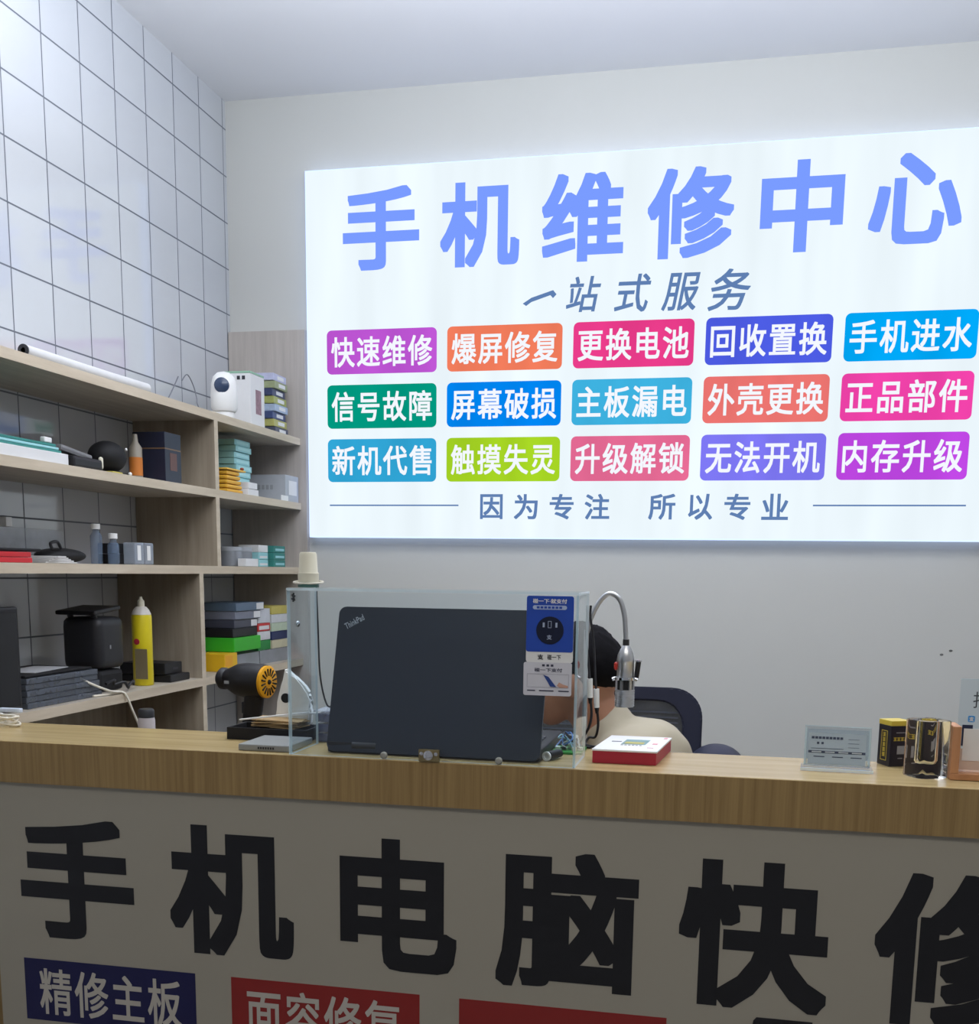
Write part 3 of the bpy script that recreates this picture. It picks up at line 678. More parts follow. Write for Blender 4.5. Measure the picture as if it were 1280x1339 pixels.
MB().box(.3360, .4500, 1.7368, 1.7374, ZT+.026, ZT+.0735).build('white_patch', M_WHITEP, ws)
MB().box(.3300, .4560, 1.7376, 1.7379, ZT+.0125, ZT+.044).build('paper_slip', mat('pale_pink_paper', (220, 198, 182), .5), ws)

# ------------------------------------------------------------------ gooseneck inspection lamp
lamp = thing('gooseneck_lamp', 'silver gooseneck work lamp with ribbed metal head hanging behind the ledge', 'lamp', (-.236, 1.90, .76))
MB().lathe([(.045, 0), (.045, .012), (.012, .016), (.012, .03), (0, .03)], (-.24, 1.90, .7605), 28).build('base', M_DARK, lamp, smooth=True)
MB().tube([(-.24, 1.90, .785), (-.241, 1.90, 1.0), (-.244, 1.90, 1.29), (-.242, 1.90, 1.323), (-.235, 1.90, 1.349), (-.222, 1.90, 1.374), (-.206, 1.90, 1.386), (-.190, 1.90, 1.377), (-.181, 1.90, 1.352), (-.1775, 1.90, 1.32), (-.177, 1.90, 1.30)], .0042, 12, smooth=8).build('gooseneck', M_STEEL, lamp, smooth=True)
MB().lathe([(.0055, 0), (.0055, .014), (0, .014)], (-.1765, 1.90, 1.296), 16).build('collar', M_DARK, lamp, smooth=True)
LX, LY = -.1760, 1.90
head = MB().lathe([(.0, 1.300), (.006, 1.300), (.010, 1.293), (.0138, 1.284), (.0148, 1.276), (.0148, 1.272), (.0142, 1.271), (.0145, 1.246), (.0, 1.246)], (LX, LY, 0), 32).build('head_shell', M_STEEL, lamp, smooth=True)
MB().lathe([(.0, 1.2465), (.0185, 1.2465), (.0185, 1.2425), (.016, 1.241), (.0, 1.241)], (LX, LY, 0), 32).build('flange', M_CHROME, lamp, smooth=True)
MB().lathe([(0, 1.241), (.0135, 1.241), (.0135, 1.225), (0, 1.225)], (LX, LY, 0), 32).build('window_band', M_BLACK, lamp, smooth=True)
mb = MB()
for k in range(6):
    a = R(60*k+12); mb.box(-.0025, .0025, -.0016, .0016, 1.2245, 1.2415, M=Matrix.Translation((LX+.0142*math.cos(a), LY+.0142*math.sin(a), 0)) @ Matrix.Rotation(a+math.pi/2, 4, 'Z'))
mb.build('post', M_STEEL, lamp)
pr = [(0, 1.226)]
for k in range(7):
    z = 1.2255-.0042*k; pr += [(.0165, z), (.0168, z-.0026), (.0152, z-.003), (.0152, z-.0042)]
pr += [(0, pr[-1][1])]
MB().lathe(pr, (LX, LY, 0), 32).build('ribbed_ring', M_STEEL, lamp, smooth=True)
MB().capsule((LX+.0215, LY, 1.272), (LX+.0185, LY, 1.244), .0045, .0042, 12).build('focus_knob', M_BLACK, lamp, smooth=True)
MB().lathe([(.0055, 0), (.0055, .003), (0, .0035)], (LX+.0218, LY, 1.273), 14).build('knob_cap', M_CHROME, lamp, smooth=True)
mb = MB().capsule((LX-.0155, LY-.002, 1.268), (LX-.0155, LY-.002, 1.262), .004, .004, 10); mb.build('red_indicator', mat('indicator_red', (196, 60, 50), .3), lamp, smooth=True)
mb = MB()
for sgn in (-1, 1): mb.cone((LX+sgn*.016, LY-.004, 1.2445), (LX+sgn*.0215, LY-.005, 1.2425), .0035, .003, 12)
mb.build('clamp_screw', M_CHROME, lamp, smooth=True)

# two hanging plug cables
for k, (x, z, lab) in enumerate(((-.2305, 1.245, 'black cable with a white plug, left one of two hanging by the acrylic box'), (-.2215, 1.226, 'black cable with a white plug, right one of two hanging by the acrylic box'))):
    y = 1.868 + .022*k
    c = thing('plug_cable', lab, 'cable', (x, y, 1.13), 'hanging plug cables')
    MB().cone((x-.002, y, z), (x, y, z-.032), .0052, .0046, 14).build('plug_body', M_WHITE, c, smooth=True)
    MB().tube([(x, y, z-.032), (x+.003, y, z-.060), (x-.001, y, z-.082), (x-.012, y, 1.142), (x-.017, y-.006, ZT+.004), (x-.01, y-.012-.01*k, ZT+.0028), (x+.006, y-.02-.012*k, ZT+.0028)], .0022, 8).build('cord', M_BLACK, c, smooth=True)
    MB().tube([(x-.002, y, z), (x-.004, y, z+.02), (x-.009, y, 1.31), (-.2395+.003*k, y, 1.345), (-.2395+.003*k, y, 1.366)], .0020, 8).build('lead', M_DARK, c, smooth=True)
    MB().cone((x, y, z-.032), (x+.0005, y, z-.042), .0042, .0026, 12).build('strain_relief', M_BLACK, c, smooth=True)

# ------------------------------------------------------------------ heat gun on its holder, flask
hh = tag(MB().box(-.985, -.925, 2.08, 2.16, .7608, 1.06, .006).box(-.978, -.932, 2.085, 2.155, 1.06, 1.075, .004).build('tool_holder', M_BLACKM), 'black upright tool holder block under the heat gun', 'holder')
hg = thing('heat_gun', 'black heat gun with a yellow round rear vent lying behind the ledge', 'heat gun', (-.95, 2.12, 1.076))
ax = Vector((1, -.18, -.02)).normalized()
c0 = Vector((-1.028, 2.135, 1.196))
MB().lathe([(0, 0), (.019, 0), (.0225, .004), (.0225, .012), (.020, .016), (.026, .03), (.033, .045), (.036, .065), (.036, .10), (.034, .108), (0, .108)], c0, 28, ax).build('housing', M_BLACK, hg, smooth=True)
MB().lathe([(.014, -.002), (.017, -.002), (.017, .006), (.014, .006)], c0, 24, ax).build('nozzle', M_DARK, hg, smooth=True)
vent = MB().lathe([(.0, .1085), (.033, .1085), (.033, .114), (.030, .116), (0, .1165)], c0, 32, ax).build('rear_vent', mat('vent_yellow', (228, 164, 20), .4), hg, smooth=True)
mb = MB(); q = Vector((0, 0, 1)).rotation_difference(ax).to_matrix()
for k in range(16):
    a = 2*math.pi*k/16; p0 = c0 + ax*.1168 + q @ Vector((.014*math.cos(a), .014*math.sin(a), 0)); p1 = c0 + ax*.1168 + q @ Vector((.026*math.cos(a), .026*math.sin(a), 0))
    mb.capsule(p0, p1, .0013, .0019, 6)
mb.ball(c0 + ax*.1168, .005, 10)
mb.build('vent_slots', M_BLACKM, vent)
mb = MB().capsule((-.945, 2.118, 1.178), (-.958, 2.122, 1.094), .021, .019, 16); mb.build('handle', M_BLACK, hg, smooth=True)
MB().box(-.972, -.966, 2.109, 2.121, 1.128, 1.152, .002).build('trigger', M_DARK, hg)
MB().box(-1.003, -.985, 2.097, 2.099, 1.189, 1.195, M=None).build('side_print', M_GREY, hg)
fl = thing('flask', 'white flask with a dark lid standing behind the ledge near the shelf', 'flask', (-1.18, 2.1, .76))
MB().lathe([(.016, 0), (.0175, .003), (.0175, .345), (.016, .352), (0, .352)], (-1.18, 2.1, .7608), 24).build('body', mat('flask_white', (196, 190, 194), .4), fl, smooth=True)
MB().lathe([(.0165, .3525), (.0165, .366), (.014, .370), (0, .370)], (-1.18, 2.1, .7608), 24).build('lid', M_DARK, fl, smooth=True)

# ------------------------------------------------------------------ shelf contents
def carton(name, label, x0, x1, y0, y1, z0, z1, m_, cat='box', group=None, face=None, facem=None, bev=.0015, band=None):
    """a box with a printed front patch (face: u0,u1,v0,v1 on the +X face) and its own lid seam"""
    z0 += .0004
    b = MB().box(x0, x1, y0, y1, z0, z1, bev)
    if face is None and band is None: return tag(b.build(name, m_), label, cat, group)
    t = thing(name, label, cat, ((x0+x1)/2, (y0+y1)/2, z0), group)
    b.build('body', m_, t)
    if face:
        u0, u1, v0, v1 = face
        MB().box(x1+.0001, x1+.0006, y0+(y1-y0)*u0, y0+(y1-y0)*u1, z0+(z1-z0)*v0, z0+(z1-z0)*v1).build('label_print', facem, t)
    if band:
        v0, v1, bm_ = band
        MB().box(x0-.0005, x1+.0005, y0-.0005, y1+.0005, z0+(z1-z0)*v0, z0+(z1-z0)*v1).build('band', bm_, t)
    return t
# top of the unit
pr_ = thing('paper_roll', 'flattened white paper roll lying on the top shelf edge', 'paper roll', (-1.63, 2.66, S[1]))
mb = MB().tube([(-1.615, 2.39, S[1]+.016), (-1.612, 2.55, S[1]+.0145), (-1.612, 2.75, S[1]+.0145), (-1.612, 2.935, S[1]+.016)], .014, 14, smooth=6)
mb.build('roll', mat('paper_white', (206, 206, 206), .6), pr_, smooth=True)
MB().lathe([(.006, 0), (.0141, 0), (.0141, .002), (.006, .002), (.006, 0)], (-1.615, 2.3878, S[1]+.016), 18, (0, -1, 0)).build('dark_end', M_DARK, pr_, smooth=True)
MB().box(-1.72, -1.612, 2.50, 2.90, S[1]+.0005, S[1]+.0015).build('loose_sheet', mat('paper_white', (206, 206, 206), .6), pr_)
tube_thing('wire_hook', [(-1.70, 3.19, S[1]+.002), (-1.70, 3.24, S[1]+.05), (-1.70, 3.292, S[1]+.108)], .0018, mat('wire_grey', (130, 132, 140), .4, metal=.6), 'short straight grey wire sticking up from the top shelf', 'wire')
tube_thing('wire_hook', [(-1.70, 3.315, S[1]+.10), (-1.70, 3.352, S[1]+.124), (-1.70, 3.392, S[1]+.095), (-1.695, 3.40, S[1]+.06), (-1.69, 3.395, S[1]+.04), (-1.68, 3.415, S[1]+.002)], .0018, mat('wire_grey', (130, 132, 140), .4), 'curled grey wire loop standing beside the white camera', 'wire')
wc2 = thing('security_camera', 'white rounded indoor security camera with dark lens on the top shelf corner', 'security camera', (-1.615, 3.44, S[1]))
hx, hy = -1.62, 3.440
MB().lathe([(.030, 0), (.032, .004), (.031, .020), (.026, .030), (0, .030)], (hx, hy, S[1]+.0005), 28).build('base', M_WHITE, wc2, smooth=True)
mb = MB().lathe([(.0, .022), (.036, .022), (.0415, .034), (.042, .07), (.040, .105), (.034, .128), (.020, .141), (0, .146)], (hx, hy, S[1]+.0005), 28)
mb.build('housing', M_WHITE, wc2, smooth=True)
la = Vector((.26, -.96, .02)).normalized()
lens = MB().lathe([(0, 0), (.0235, 0), (.0235, .010), (.020, .0125), (0, .0135)], Vector((hx, hy, S[1]+.098))+la*.030, 28, la).build('lens_window', mat('lens_dark', (52, 66, 92), .2), wc2, smooth=True)
wcab = MB().tube([(hx+.02, hy-.02, S[1]+.004), (-1.60, 3.38, S[1]+.003), (-1.592, 3.33, S[1]+.003), (-1.60, 3.28, S[1]+.003), (-1.65, 3.25, S[1]+.003)], .0022, 8).build('power_cord', M_CABLEW, wc2, smooth=True)
t = carton('camera_box', 'white carton with pale green top standing beside the white camera', -1.70, -1.60, 3.60, 3.711, S[1], S[1]+.168, M_CARD, face=(.35, .75, .25, .72), facem=mat('carton_flower_print', (150, 120, 130), .6, vary=.6, scale=90))
MB().box(-1.70, -1.60, 3.60, 3.711, S[1]+.1685, S[1]+.175, .001).build('lid', mat('pale_green_card', (146, 186, 160), .6), t)
mb = MB()
for x in (-1.648, -1.630): mb.box(x, x+.011, 3.5990, 3.5996, S[1]+.148, S[1]+.160)
mb.build('corner_print', M_DARK, t)
STK = [('white and lavender', (186, 188, 214)), ('slate and yellow', (150, 158, 120)), ('navy', (58, 66, 98)), ('olive yellow', (160, 166, 96)), ('pale blue', (168, 184, 206)), ('dark blue', (66, 80, 122)), ('yellow striped', (176, 174, 104)), ('charcoal', (76, 80, 96))]
hgt = .207/len(STK)
for k, (nm, rgb) in enumerate(STK):
    zt = S[1]+.207-hgt*k; j = .004*math.sin(k*2.1)
    carton('phone_case_pack', '%s phone case pack, %s in the pile beside the white carton' % (nm, ORD[k]), -1.70, -1.612+j, 3.820+j, 3.935+j, zt-hgt+.0004, zt-.0006, mat('pack_%d_%d_%d' % rgb, rgb, .35, vary=.25, scale=60), 'box', 'phone case packs on the top shelf', face=(.3, .8, .25, .75), facem=M_CARD)
# second shelf, left bay
t = carton('white_slim_box', 'slim white box lying under the teal notebooks on the second shelf', -1.775, -1.585, 2.20, 2.50, S[2], S[2]+.026, M_CARD)
for k in range(3):
    z0 = S[2]+.0268+.0072*k
    carton('notebook', ['dark teal slim notebook box, bottom of three on the white box', 'pale teal slim notebook box, middle of three on the white box', 'dark teal slim notebook box, top of three on the white box'][k], -1.79+.004*k, -1.598-.003*k, 2.215, 2.493-.006*k, z0, z0+.0066, M_TEALD if k != 1 else M_TEAL, 'box', 'teal slim boxes')
tag(MB().box(-1.62, -1.607, 2.44, 2.47, S[2]+.0492, S[2]+.062, .003).build('earbud_case', M_WHITE), 'tiny white case standing on the teal notebooks', 'case')
st = thing('stapler', 'black and grey stapler lying on the second shelf', 'stapler', (-1.64, 2.6, S[2]))
MB().box(-1.70, -1.60, 2.545, 2.680, S[2]+.0005, S[2]+.030, .008).build('base', M_BLACK, st)
mb = MB().box(-.07, .07, -.02, .02, -.008, .008, .007, M=Matrix.Translation((-1.65, 2.612, S[2]+.042)) @ Matrix.Rotation(R(90), 4, 'Z') @ Matrix.Rotation(R(6), 4, 'Y')); mb.build('top_arm', mat('stapler_grey', (120, 120, 122), .4), st)
MB().capsule((-1.606, 2.678, S[2]+.012), (-1.606, 2.678, S[2]+.032), .006, .006, 10).build('front_clip', M_CREAM, st, smooth=True)
bb = thing('webcam', 'round black webcam with tiny white lights on the second shelf', 'webcam', (-1.65, 2.80, S[2]))
MB().ball((-1.66, 2.80, S[2]+.050), (.048, .056, .042), 22).build('body', M_BLACKM, bb, smooth=True)
MB().lathe([(.03, 0), (.032, .006), (.02, .014), (0, .014)], (-1.65, 2.80, S[2]+.0004), 20).build('foot', M_BLACK, bb, smooth=True)
mb = MB().ball((-1.625, 2.838, S[2]+.073), .004, 8).ball((-1.611, 2.83, S[2]+.008), .005, 8); mb.build('white_light', M_WHITE, bb, smooth=True)
tag(MB().box(-1.625, -1.595, 2.715, 2.765, S[2]+.0004, S[2]+.006, .002).build('tape_scrap', mat('dull_yellow', (190, 176, 80), .5), None), 'tiny yellow scrap lying in front of the black webcam', 'scrap')
ob = thing('glue_bottle', 'slim bottle with orange label beside the dark canister', 'bottle', (-1.655, 2.94, S[2]))
MB().lathe([(.016, 0), (.018, .003), (.018, .088), (.008, .104), (.006, .125), (0, .126)], (-1.655, 2.94, S[2]+.0004), 20).build('body', mat('bottle_tan', (150, 142, 128), .4), ob, smooth=True)
MB().lathe([(.0184, .012), (.0184, .062)], (-1.655, 2.94, S[2]+.0004), 20).build('label', M_ORANGE, ob, smooth=True)
t = carton('tea_canister', 'tall dark gift canister box with gold band on the second shelf', -1.70, -1.60, 3.005, 3.10, S[2], S[2]+.140, mat('canister_dark', (34, 36, 54), .4, vary=.2), face=(.3, .72, .25, .6), facem=mat('canister_copper', (96, 62, 56), .4), band=(.66, .685, mat('canister_gold', (120, 92, 66), .4)))
# second shelf, right bay
hgt = .184/9
for k in range(9):
    zt = S[2]+.184-hgt*k; j = .003*math.sin(k*1.9)
    carton('teal_phone_box', 'pale teal box, %s in the tall pile behind the yellow envelope' % ORD[k], -1.735, -1.640+j, 3.553+j, 3.675+j, zt-hgt+.0003, zt-.0006, M_TEAL, 'box', 'pale teal boxes in the tall pile', face=(.12, .9, .3, .75), facem=mat('pale_teal_print', (176, 222, 224), .5))
ye = thing('bubble_envelope', 'yellow padded envelope leaning in front of the teal pile', 'envelope', (-1.62, 3.46, S[2]))
mb = MB()
for k in range(5): mb.box(-1.68, -1.598, 3.40, 3.52-.006*k, S[2]+.0006+.014*k, S[2]+.0125+.014*k, .005, M=None)
mb.build('pouch', mat('envelope_yellow', (226, 172, 56), .55, vary=.12), ye)
MB().box(-1.685, -1.594, 3.395, 3.535, S[2]+.0708, S[2]+.0765, .002).build('flap', mat('envelope_yellow_flap', (232, 184, 76), .55), ye)
tag(MB().ball((-1.603, 3.525, S[2]+.082), (.006, .010, .005), 10).build('rubber_band_knot', mat('red_rubber', (150, 70, 50), .5), None, smooth=True), 'tiny reddish knot lying on the yellow envelope', 'knot')
for k, h0 in enumerate((0.0, .022)):
    carton('paper_packet', ['white paper packet on the shelf beside the yellow envelope', 'upper white paper packet beside the yellow envelope'][k], -1.635, -1.592, 3.545+.004*k, 3.630-.01*k, S[2]+h0, S[2]+h0+.0212, M_CARD, 'packet')
carton('navy_slim_box', 'dark navy slim box standing behind the teal pile', -1.80, -1.70, 3.72, 3.75, S[2], S[2]+.17, M_NAVY)
t = carton('grey_carton', 'pale grey carton at the end of the second shelf', -1.73, -1.584, 3.845, 3.968, S[2], S[2]+.092, mat('grey_white_card', (176, 180, 186), .6, vary=.08), face=(.25, .85, .25, .8), facem=M_CARD)
mb = MB()
for k in range(4): mb.box(-1.69+.016*k, -1.69+.016*k+.011, 3.8440, 3.8447, S[2]+.040, S[2]+.056)
mb.build('side_print', M_GREY, t)
tag(MB().box(-1.583, -1.580, 3.80, 3.86, S[2]+.0004, S[2]+.018).build('price_card', M_WHITE), 'small white card propped before the pale grey carton', 'card')
# third shelf, left bay
for k in range(2):
    carton('red_slim_box', ['red slim box, lower one on the third shelf', 'red slim box, upper one on the third shelf'][k], -1.76, -1.598, 2.16, 2.355-.004*k, S[3]+.0125*k, S[3]+.0125*k+.012, mat('red_slim', (192, 36, 44), .45), 'box', 'red slim boxes')
carton('black_sleeve', 'flat black sleeve lying on the red slim boxes', -1.80, -1.603, 2.15, 2.40, S[3]+.0255, S[3]+.033, M_BLACKM, 'sleeve', bev=.003)
pb = MB(); random.seed(11)
for k in range(5): pb.box(-.035, .035, -.055+.006*k, .055-.01*k, .0035*k, .0035*k+.003, .001, M=Matrix.Translation((-1.632, 2.475, S[3]+.0006)) @ Matrix.Rotation(R(4*k-8), 4, 'Z'))
tag(pb.build('plastic_bags', mat('bag_white', (208, 206, 204), .4, vary=.08)), 'small pile of white plastic bags beside the red boxes', 'bags')
bp = thing('tool_pouch', 'soft black pouch lying on the third shelf', 'pouch', (-1.66, 2.57, S[3]))
mb = MB().ball((-1.668, 2.575, S[3]+.0195), (.05, .085, .019), 22); mb.build('pouch_body', M_BLACKM, bp, smooth=True)
MB().tube([(-1.64, 2.50, S[3]+.034), (-1.638, 2.49, S[3]+.048), (-1.636, 2.515, S[3]+.052), (-1.636, 2.53, S[3]+.036)], .004, 8).build('strap', M_BLACK, bp, smooth=True)
cx_ = thing('clear_plastic_case', 'large clear plastic case standing at the back of the third shelf', 'case', (-1.79, 2.63, S[3]))
MB().box(-1.825, -1.765, 2.42, 2.745, S[3]+.0006, S[3]+.088, .004).build('shell', translucent('clear_case', (190, 194, 200), .3), cx_)
MB().box(-1.785, -1.764, 2.50, 2.525, S[3]+.0885, S[3]+.112, .002).build('clip', M_WHITE, cx_)
for k, (x, y, h, lab) in enumerate(((-1.668, 2.742, .105, 'clear bottle with square white cap, taller one before the tiled wall'), (-1.632, 2.765, .081, 'clear bottle with white cap, shorter one beside the black cartons'))):
    b = thing('squeeze_bottle', lab, 'bottle', (x, y, S[3]), 'clear bottles with white caps')
    MB().lathe([(.014, 0), (.0155, .003), (.0155, h-.032), (.008, h-.02), (.008, h-.014), (0, h-.014)], (x, y, S[3]+.0004), 18).build('body', translucent('blue_clear_plastic', (120, 140, 166), .4), b, smooth=True)
    MB().lathe([(.012, h-.0138), (.012, h-.001), (.0105, h), (0, h)], (x, y, S[3]+.0004), 18).build('cap', M_WHITE, b, smooth=True)
for k in range(2):
    carton('black_carton', ['black carton, lower one beside the clear blister packs', 'black carton, upper one beside the clear blister packs'][k], -1.70, -1.640, 2.800, 2.905, S[3]+.0285*k, S[3]+.0285*k+.028, M_BLACKM, group='black cartons')
for k in range(2):
    bl = thing('blister_pack', ['clear and white blister pack, left one on the third shelf', 'clear and white blister pack, right one on the third shelf'][k], 'blister pack', (-1.615, 2.845+.052*k, S[3]), 'blister packs')
    MB().box(-1.637, -1.600, 2.822+.052*k, 2.870+.052*k, S[3]+.0005, S[3]+.060, .004).build('blister', translucent('blister_clear', (176, 184, 196), .5), bl)
    MB().box(-1.5995, -1.599, 2.832+.052*k, 2.850+.052*k, S[3]+.012, S[3]+.052).build('insert', M_WHITE, bl)
# third shelf, right bay
for k, (x, y) in enumerate(((-1.655, 3.535), (-1.66, 3.625))):
    tn = thing('round_tin', ['grey round tin on the third shelf, nearer the divider', 'grey round tin on the third shelf, nearer the teal boxes'][k], 'tin', (x, y, S[3]), 'round grey tins')
    MB().lathe([(.036, 0), (.038, .002), (.038, .050), (0, .050)], (x, y, S[3]+.0004), 26).build('body', mat('tin_grey', (142, 146, 152), .4, metal=.3), tn, smooth=True)
    MB().lathe([(.0385, .0505), (.0385, .062), (.036, .064), (0, .064)], (x, y, S[3]+.0004), 26).build('lid', mat('tin_lid', (170, 174, 180), .4, metal=.3), tn, smooth=True)
carton('white_flat_box', 'flat white box lying before the round grey tins', -1.614, -1.585, 3.50, 3.60, S[3], S[3]+.026, M_CARD)
for k in range(3):
    carton('teal_small_box', 'small teal and white box, %s in the front teal pile' % ['bottom', 'middle', 'top'][k], -1.70, -1.625, 3.695, 3.775, S[3]+.025*k, S[3]+.025*k+.0245, M_TEAL if k < 2 else M_CARD, group='teal boxes on the third shelf', face=(.1, .9, .2, .5), facem=M_CARD)
for k in range(3):
    carton('teal_small_box', 'small deep teal box, %s in the rear teal pile' % ['bottom', 'middle', 'top'][k], -1.70, -1.608, 3.785, 3.89, S[3]+.025*k, S[3]+.025*k+.0245, M_TEALD, group='teal boxes on the third shelf', face=(.15, .9, .25, .6), facem=M_TEAL)
# fourth shelf, left bay
mo = thing('tablet_screen', 'black flat screen standing at the left end of the lowest visible shelf', 'screen', (-1.61, 2.2, S[4]))
MB().box(-1.618, -1.600, 1.98, 2.293, S[4]+.0005, S[4]+.240, .006).build('casing', M_BLACK, mo)
MB().box(-1.5998, -1.5992, 1.99, 2.283, S[4]+.014, S[4]+.228).build('screen', mat('black_screen', (22, 23, 28), .2), mo)
for k in range(5):
    z0 = S[4]+.0145*k
    carton('screen_tray', 'clear and black tray, %s in the pile beside the black machine' % (['bottom', 'second from bottom', 'middle', 'second from top', 'topmost'][k]), -1.79, -1.603-.003*(k % 2), 2.315, 2.632-.004*k, z0, z0+.014, translucent('smoky_tray', (92, 98, 108), .78) if 'smoky_tray' not in MATS else MATS['smoky_tray'], 'tray', 'screen trays', bev=.002)
carton('black_mat', 'thin black mat lying on the screen trays', -1.78, -1.61, 2.32, 2.60, S[4]+.0735, S[4]+.0785, M_BLACKM, 'mat')
tag(MB().box(-.045, .045, -.09, .09, 0, .0015, M=Matrix.Translation((-1.68, 2.46, S[4]+.0795)) @ Matrix.Rotation(R(8), 4, 'Z')).build('paper_sheet', mat('paper_dull', (176, 176, 178), .5)), 'pale paper sheet lying on the black mat', 'paper')
bm_ = thing('coffee_grinder', 'tall black machine with lifted top lid on the fourth shelf', 'machine', (-1.69, 2.75, S[4]))
MB().box(-1.75, -1.635, 2.685, 2.815, S[4]+.06, S[4]+.200, .025, seg=3).build('housing', mat('machine_black', (36, 36, 40), .45), bm_, smooth=True)
MB().box(-1.765, -1.640, 2.685, 2.805, S[4]+.0006, S[4]+.058, .012).build('foot', M_BLACKM, bm_)
mb = MB().box(-.055, .062, -.064, .068, -.006, .006, .005, M=Matrix.Translation((-1.705, 2.742, S[4]+.2165)) @ Matrix.Rotation(R(5), 4, 'X')); mb.build('top_lid', M_BLACK, bm_)
for x in (-1.73, -1.66): MB().cone((x, 2.705, S[4]+.198), (x, 2.70, S[4]+.212), .008, .008, 10).build('hinge', M_DARK, bm_)
MB().box(-1.634, -1.633, 2.73, 2.736, S[4]+.115, S[4]+.125).build('front_print', M_GREY, bm_)
random.seed(5)
MB().tube([(-1.62+.02*random.random(), 2.66+.02*k, S[4]+.006+.03*random.random()) for k in range(9)], .004, 8).build('power_cord', M_BLACK, bm_, smooth=True)
ca_ = thing('spray_can', 'tall yellow spray can with white nozzle on the fourth shelf', 'spray can', (-1.64, 2.915, S[4]))
MB().lathe([(.026, 0), (.028, .003), (.028, .195), (.026, .2), (0, .2)], (-1.64, 2.912, S[4]+.0004), 28).build('can', mat('can_yellow', (214, 196, 30), .35), ca_, smooth=True)
MB().lathe([(.0272, .2), (.022, .213), (.014, .222), (0, .222)], (-1.64, 2.912, S[4]+.0004), 28).build('dome', mat('can_dome', (206, 200, 190), .35), ca_, smooth=True)
MB().lathe([(.010, .222), (.0095, .238), (.005, .243), (.004, .250), (0, .250)], (-1.64, 2.912, S[4]+.0004), 18).build('nozzle', M_CREAM, ca_, smooth=True)
MB().box(-1.648, -1.6105, 2.8830, 2.8842, S[4]+.020, S[4]+.105, M=None).build('label_patch', mat('label_brown', (128, 116, 88), .5), ca_)
MB().ball((-1.642, 2.8845, S[4]+.125), (.009, .0015, .009), 12).build('red_mark', M_RED, ca_)
carton('router', 'black flat device, lower one beside the yellow can', -1.76, -1.600, 2.995, 3.115, S[4], S[4]+.022, M_BLACK, 'device', 'black flat devices', bev=.004)
carton('router', 'black device with small print, upper one beside the yellow can', -1.76, -1.615, 2.99, 3.095, S[4]+.0226, S[4]+.056, M_BLACK, 'device', 'black flat devices', face=(.45, .75, .35, .55), facem=M_DARK, bev=.003)
wcb = tube_thing('white_cable', [(-1.62, 2.56, S[4]+.052), (-1.598, 2.58, S[4]+.035), (-1.583, 2.64, S[4]+.012), (-1.579, 2.690, S[4]+.0045), (-1.572, 2.70, S[4]-.008), (-1.566, 2.715, S[4]-.045), (-1.562, 2.745, S[4]-.10), (-1.558, 2.77, S[4]-.16)], .0032, M_CABLEW, 'white cable drooping over the edge of the fourth shelf', 'cable')
tube_thing('white_cable', [(-1.60, 2.585, S[4]+.004), (-1.59, 2.63, S[4]+.0038), (-1.586, 2.67, S[4]+.0038), (-1.583, 2.70, S[4]+.0038)], .0030, M_CABLEW, 'short white cable end lying flat on the fourth shelf', 'cable')
# fourth shelf, right bay
zz = S[4]
carton('orange_box', 'orange and yellow small box at the bottom of the right pile', -1.70, -1.603, 3.36, 3.455, zz, zz+.058, M_YEL, face=(.05, .6, .3, .9), facem=mat('orange_box_print', (226, 160, 24), .4))
carton('clear_tub', 'clear plastic tub under the green box', -1.72, -1.616, 3.465, 3.66, zz, zz+.048, translucent('tub_clear', (186, 190, 196), .5), 'tub')
carton('clear_tub', 'clear tub at the far end under the pale boxes', -1.72, -1.616, 3.67, 3.95, zz, zz+.048, MATS['tub_clear'], 'tub')
carton('green_box', 'bright green plastic box in the middle of the right pile', -1.745, -1.606, 3.44, 3.655, zz+.0585, zz+.105, M_LIME, bev=.003)
carton('black_box', 'black box lying on the bright green box', -1.745, -1.612, 3.445, 3.640, zz+.1056, zz+.135, M_BLACK, bev=.003)
for k, (rgb, lab) in enumerate((((70, 72, 84), 'dark grey boxed screen lying on the black box'), ((120, 124, 138), 'grey boxed screen, middle of the upper three'), ((92, 110, 130), 'blue grey boxed screen, topmost of the right pile'))):
    carton('screen_box', lab, -1.77+.006*k, -1.618+.004*k, 3.47, 3.655+.02*k, zz+.1356+.028*k, zz+.1626+.028*k, mat('screen_box_%d' % k, rgb, .4, vary=.2), 'box', 'boxed screens', face=(.72, .98, .1, .9), facem=M_CARD)
for k, (rgb, lab) in enumerate((((30, 130, 60), 'dark green small box behind the bright green box'), ((214, 214, 216), 'white small box above the dark green box'), ((196, 52, 52), 'red small box behind the black box'), ((206, 208, 214), 'white box at the top behind the red one'))):
    hs = [.0, .035, .066, .095][k]; he = [.034, .065, .094, .145][k]
    carton('small_box', lab, -1.74, -1.622, 3.668, 3.775, zz+.0485+hs, zz+.0485+he, mat('small_box_%d' % k, rgb, .5, vary=.1), face=(.1, .9, .2, .7), facem=M_CARD if k in (2,) else mat('small_box_%d' % k, rgb, .5))
for k, (rgb, lab) in enumerate((((196, 190, 160), 'cream flat box at the bottom of the far pile'), ((40, 52, 92), 'navy flat box in the far pile'), ((186, 200, 176), 'pale green flat box in the far pile'), ((206, 208, 210), 'white flat box in the far pile'), ((196, 182, 96), 'yellowish flat box at the top of the far pile'))):
    carton('flat_box', lab, -1.74, -1.62, 3.785, 3.93, zz+.0485+.0305*k, zz+.0485+.0305*k+.030, mat('flat_box_%d' % k, rgb, .5, vary=.12), 'box', 'flat boxes in the far pile')

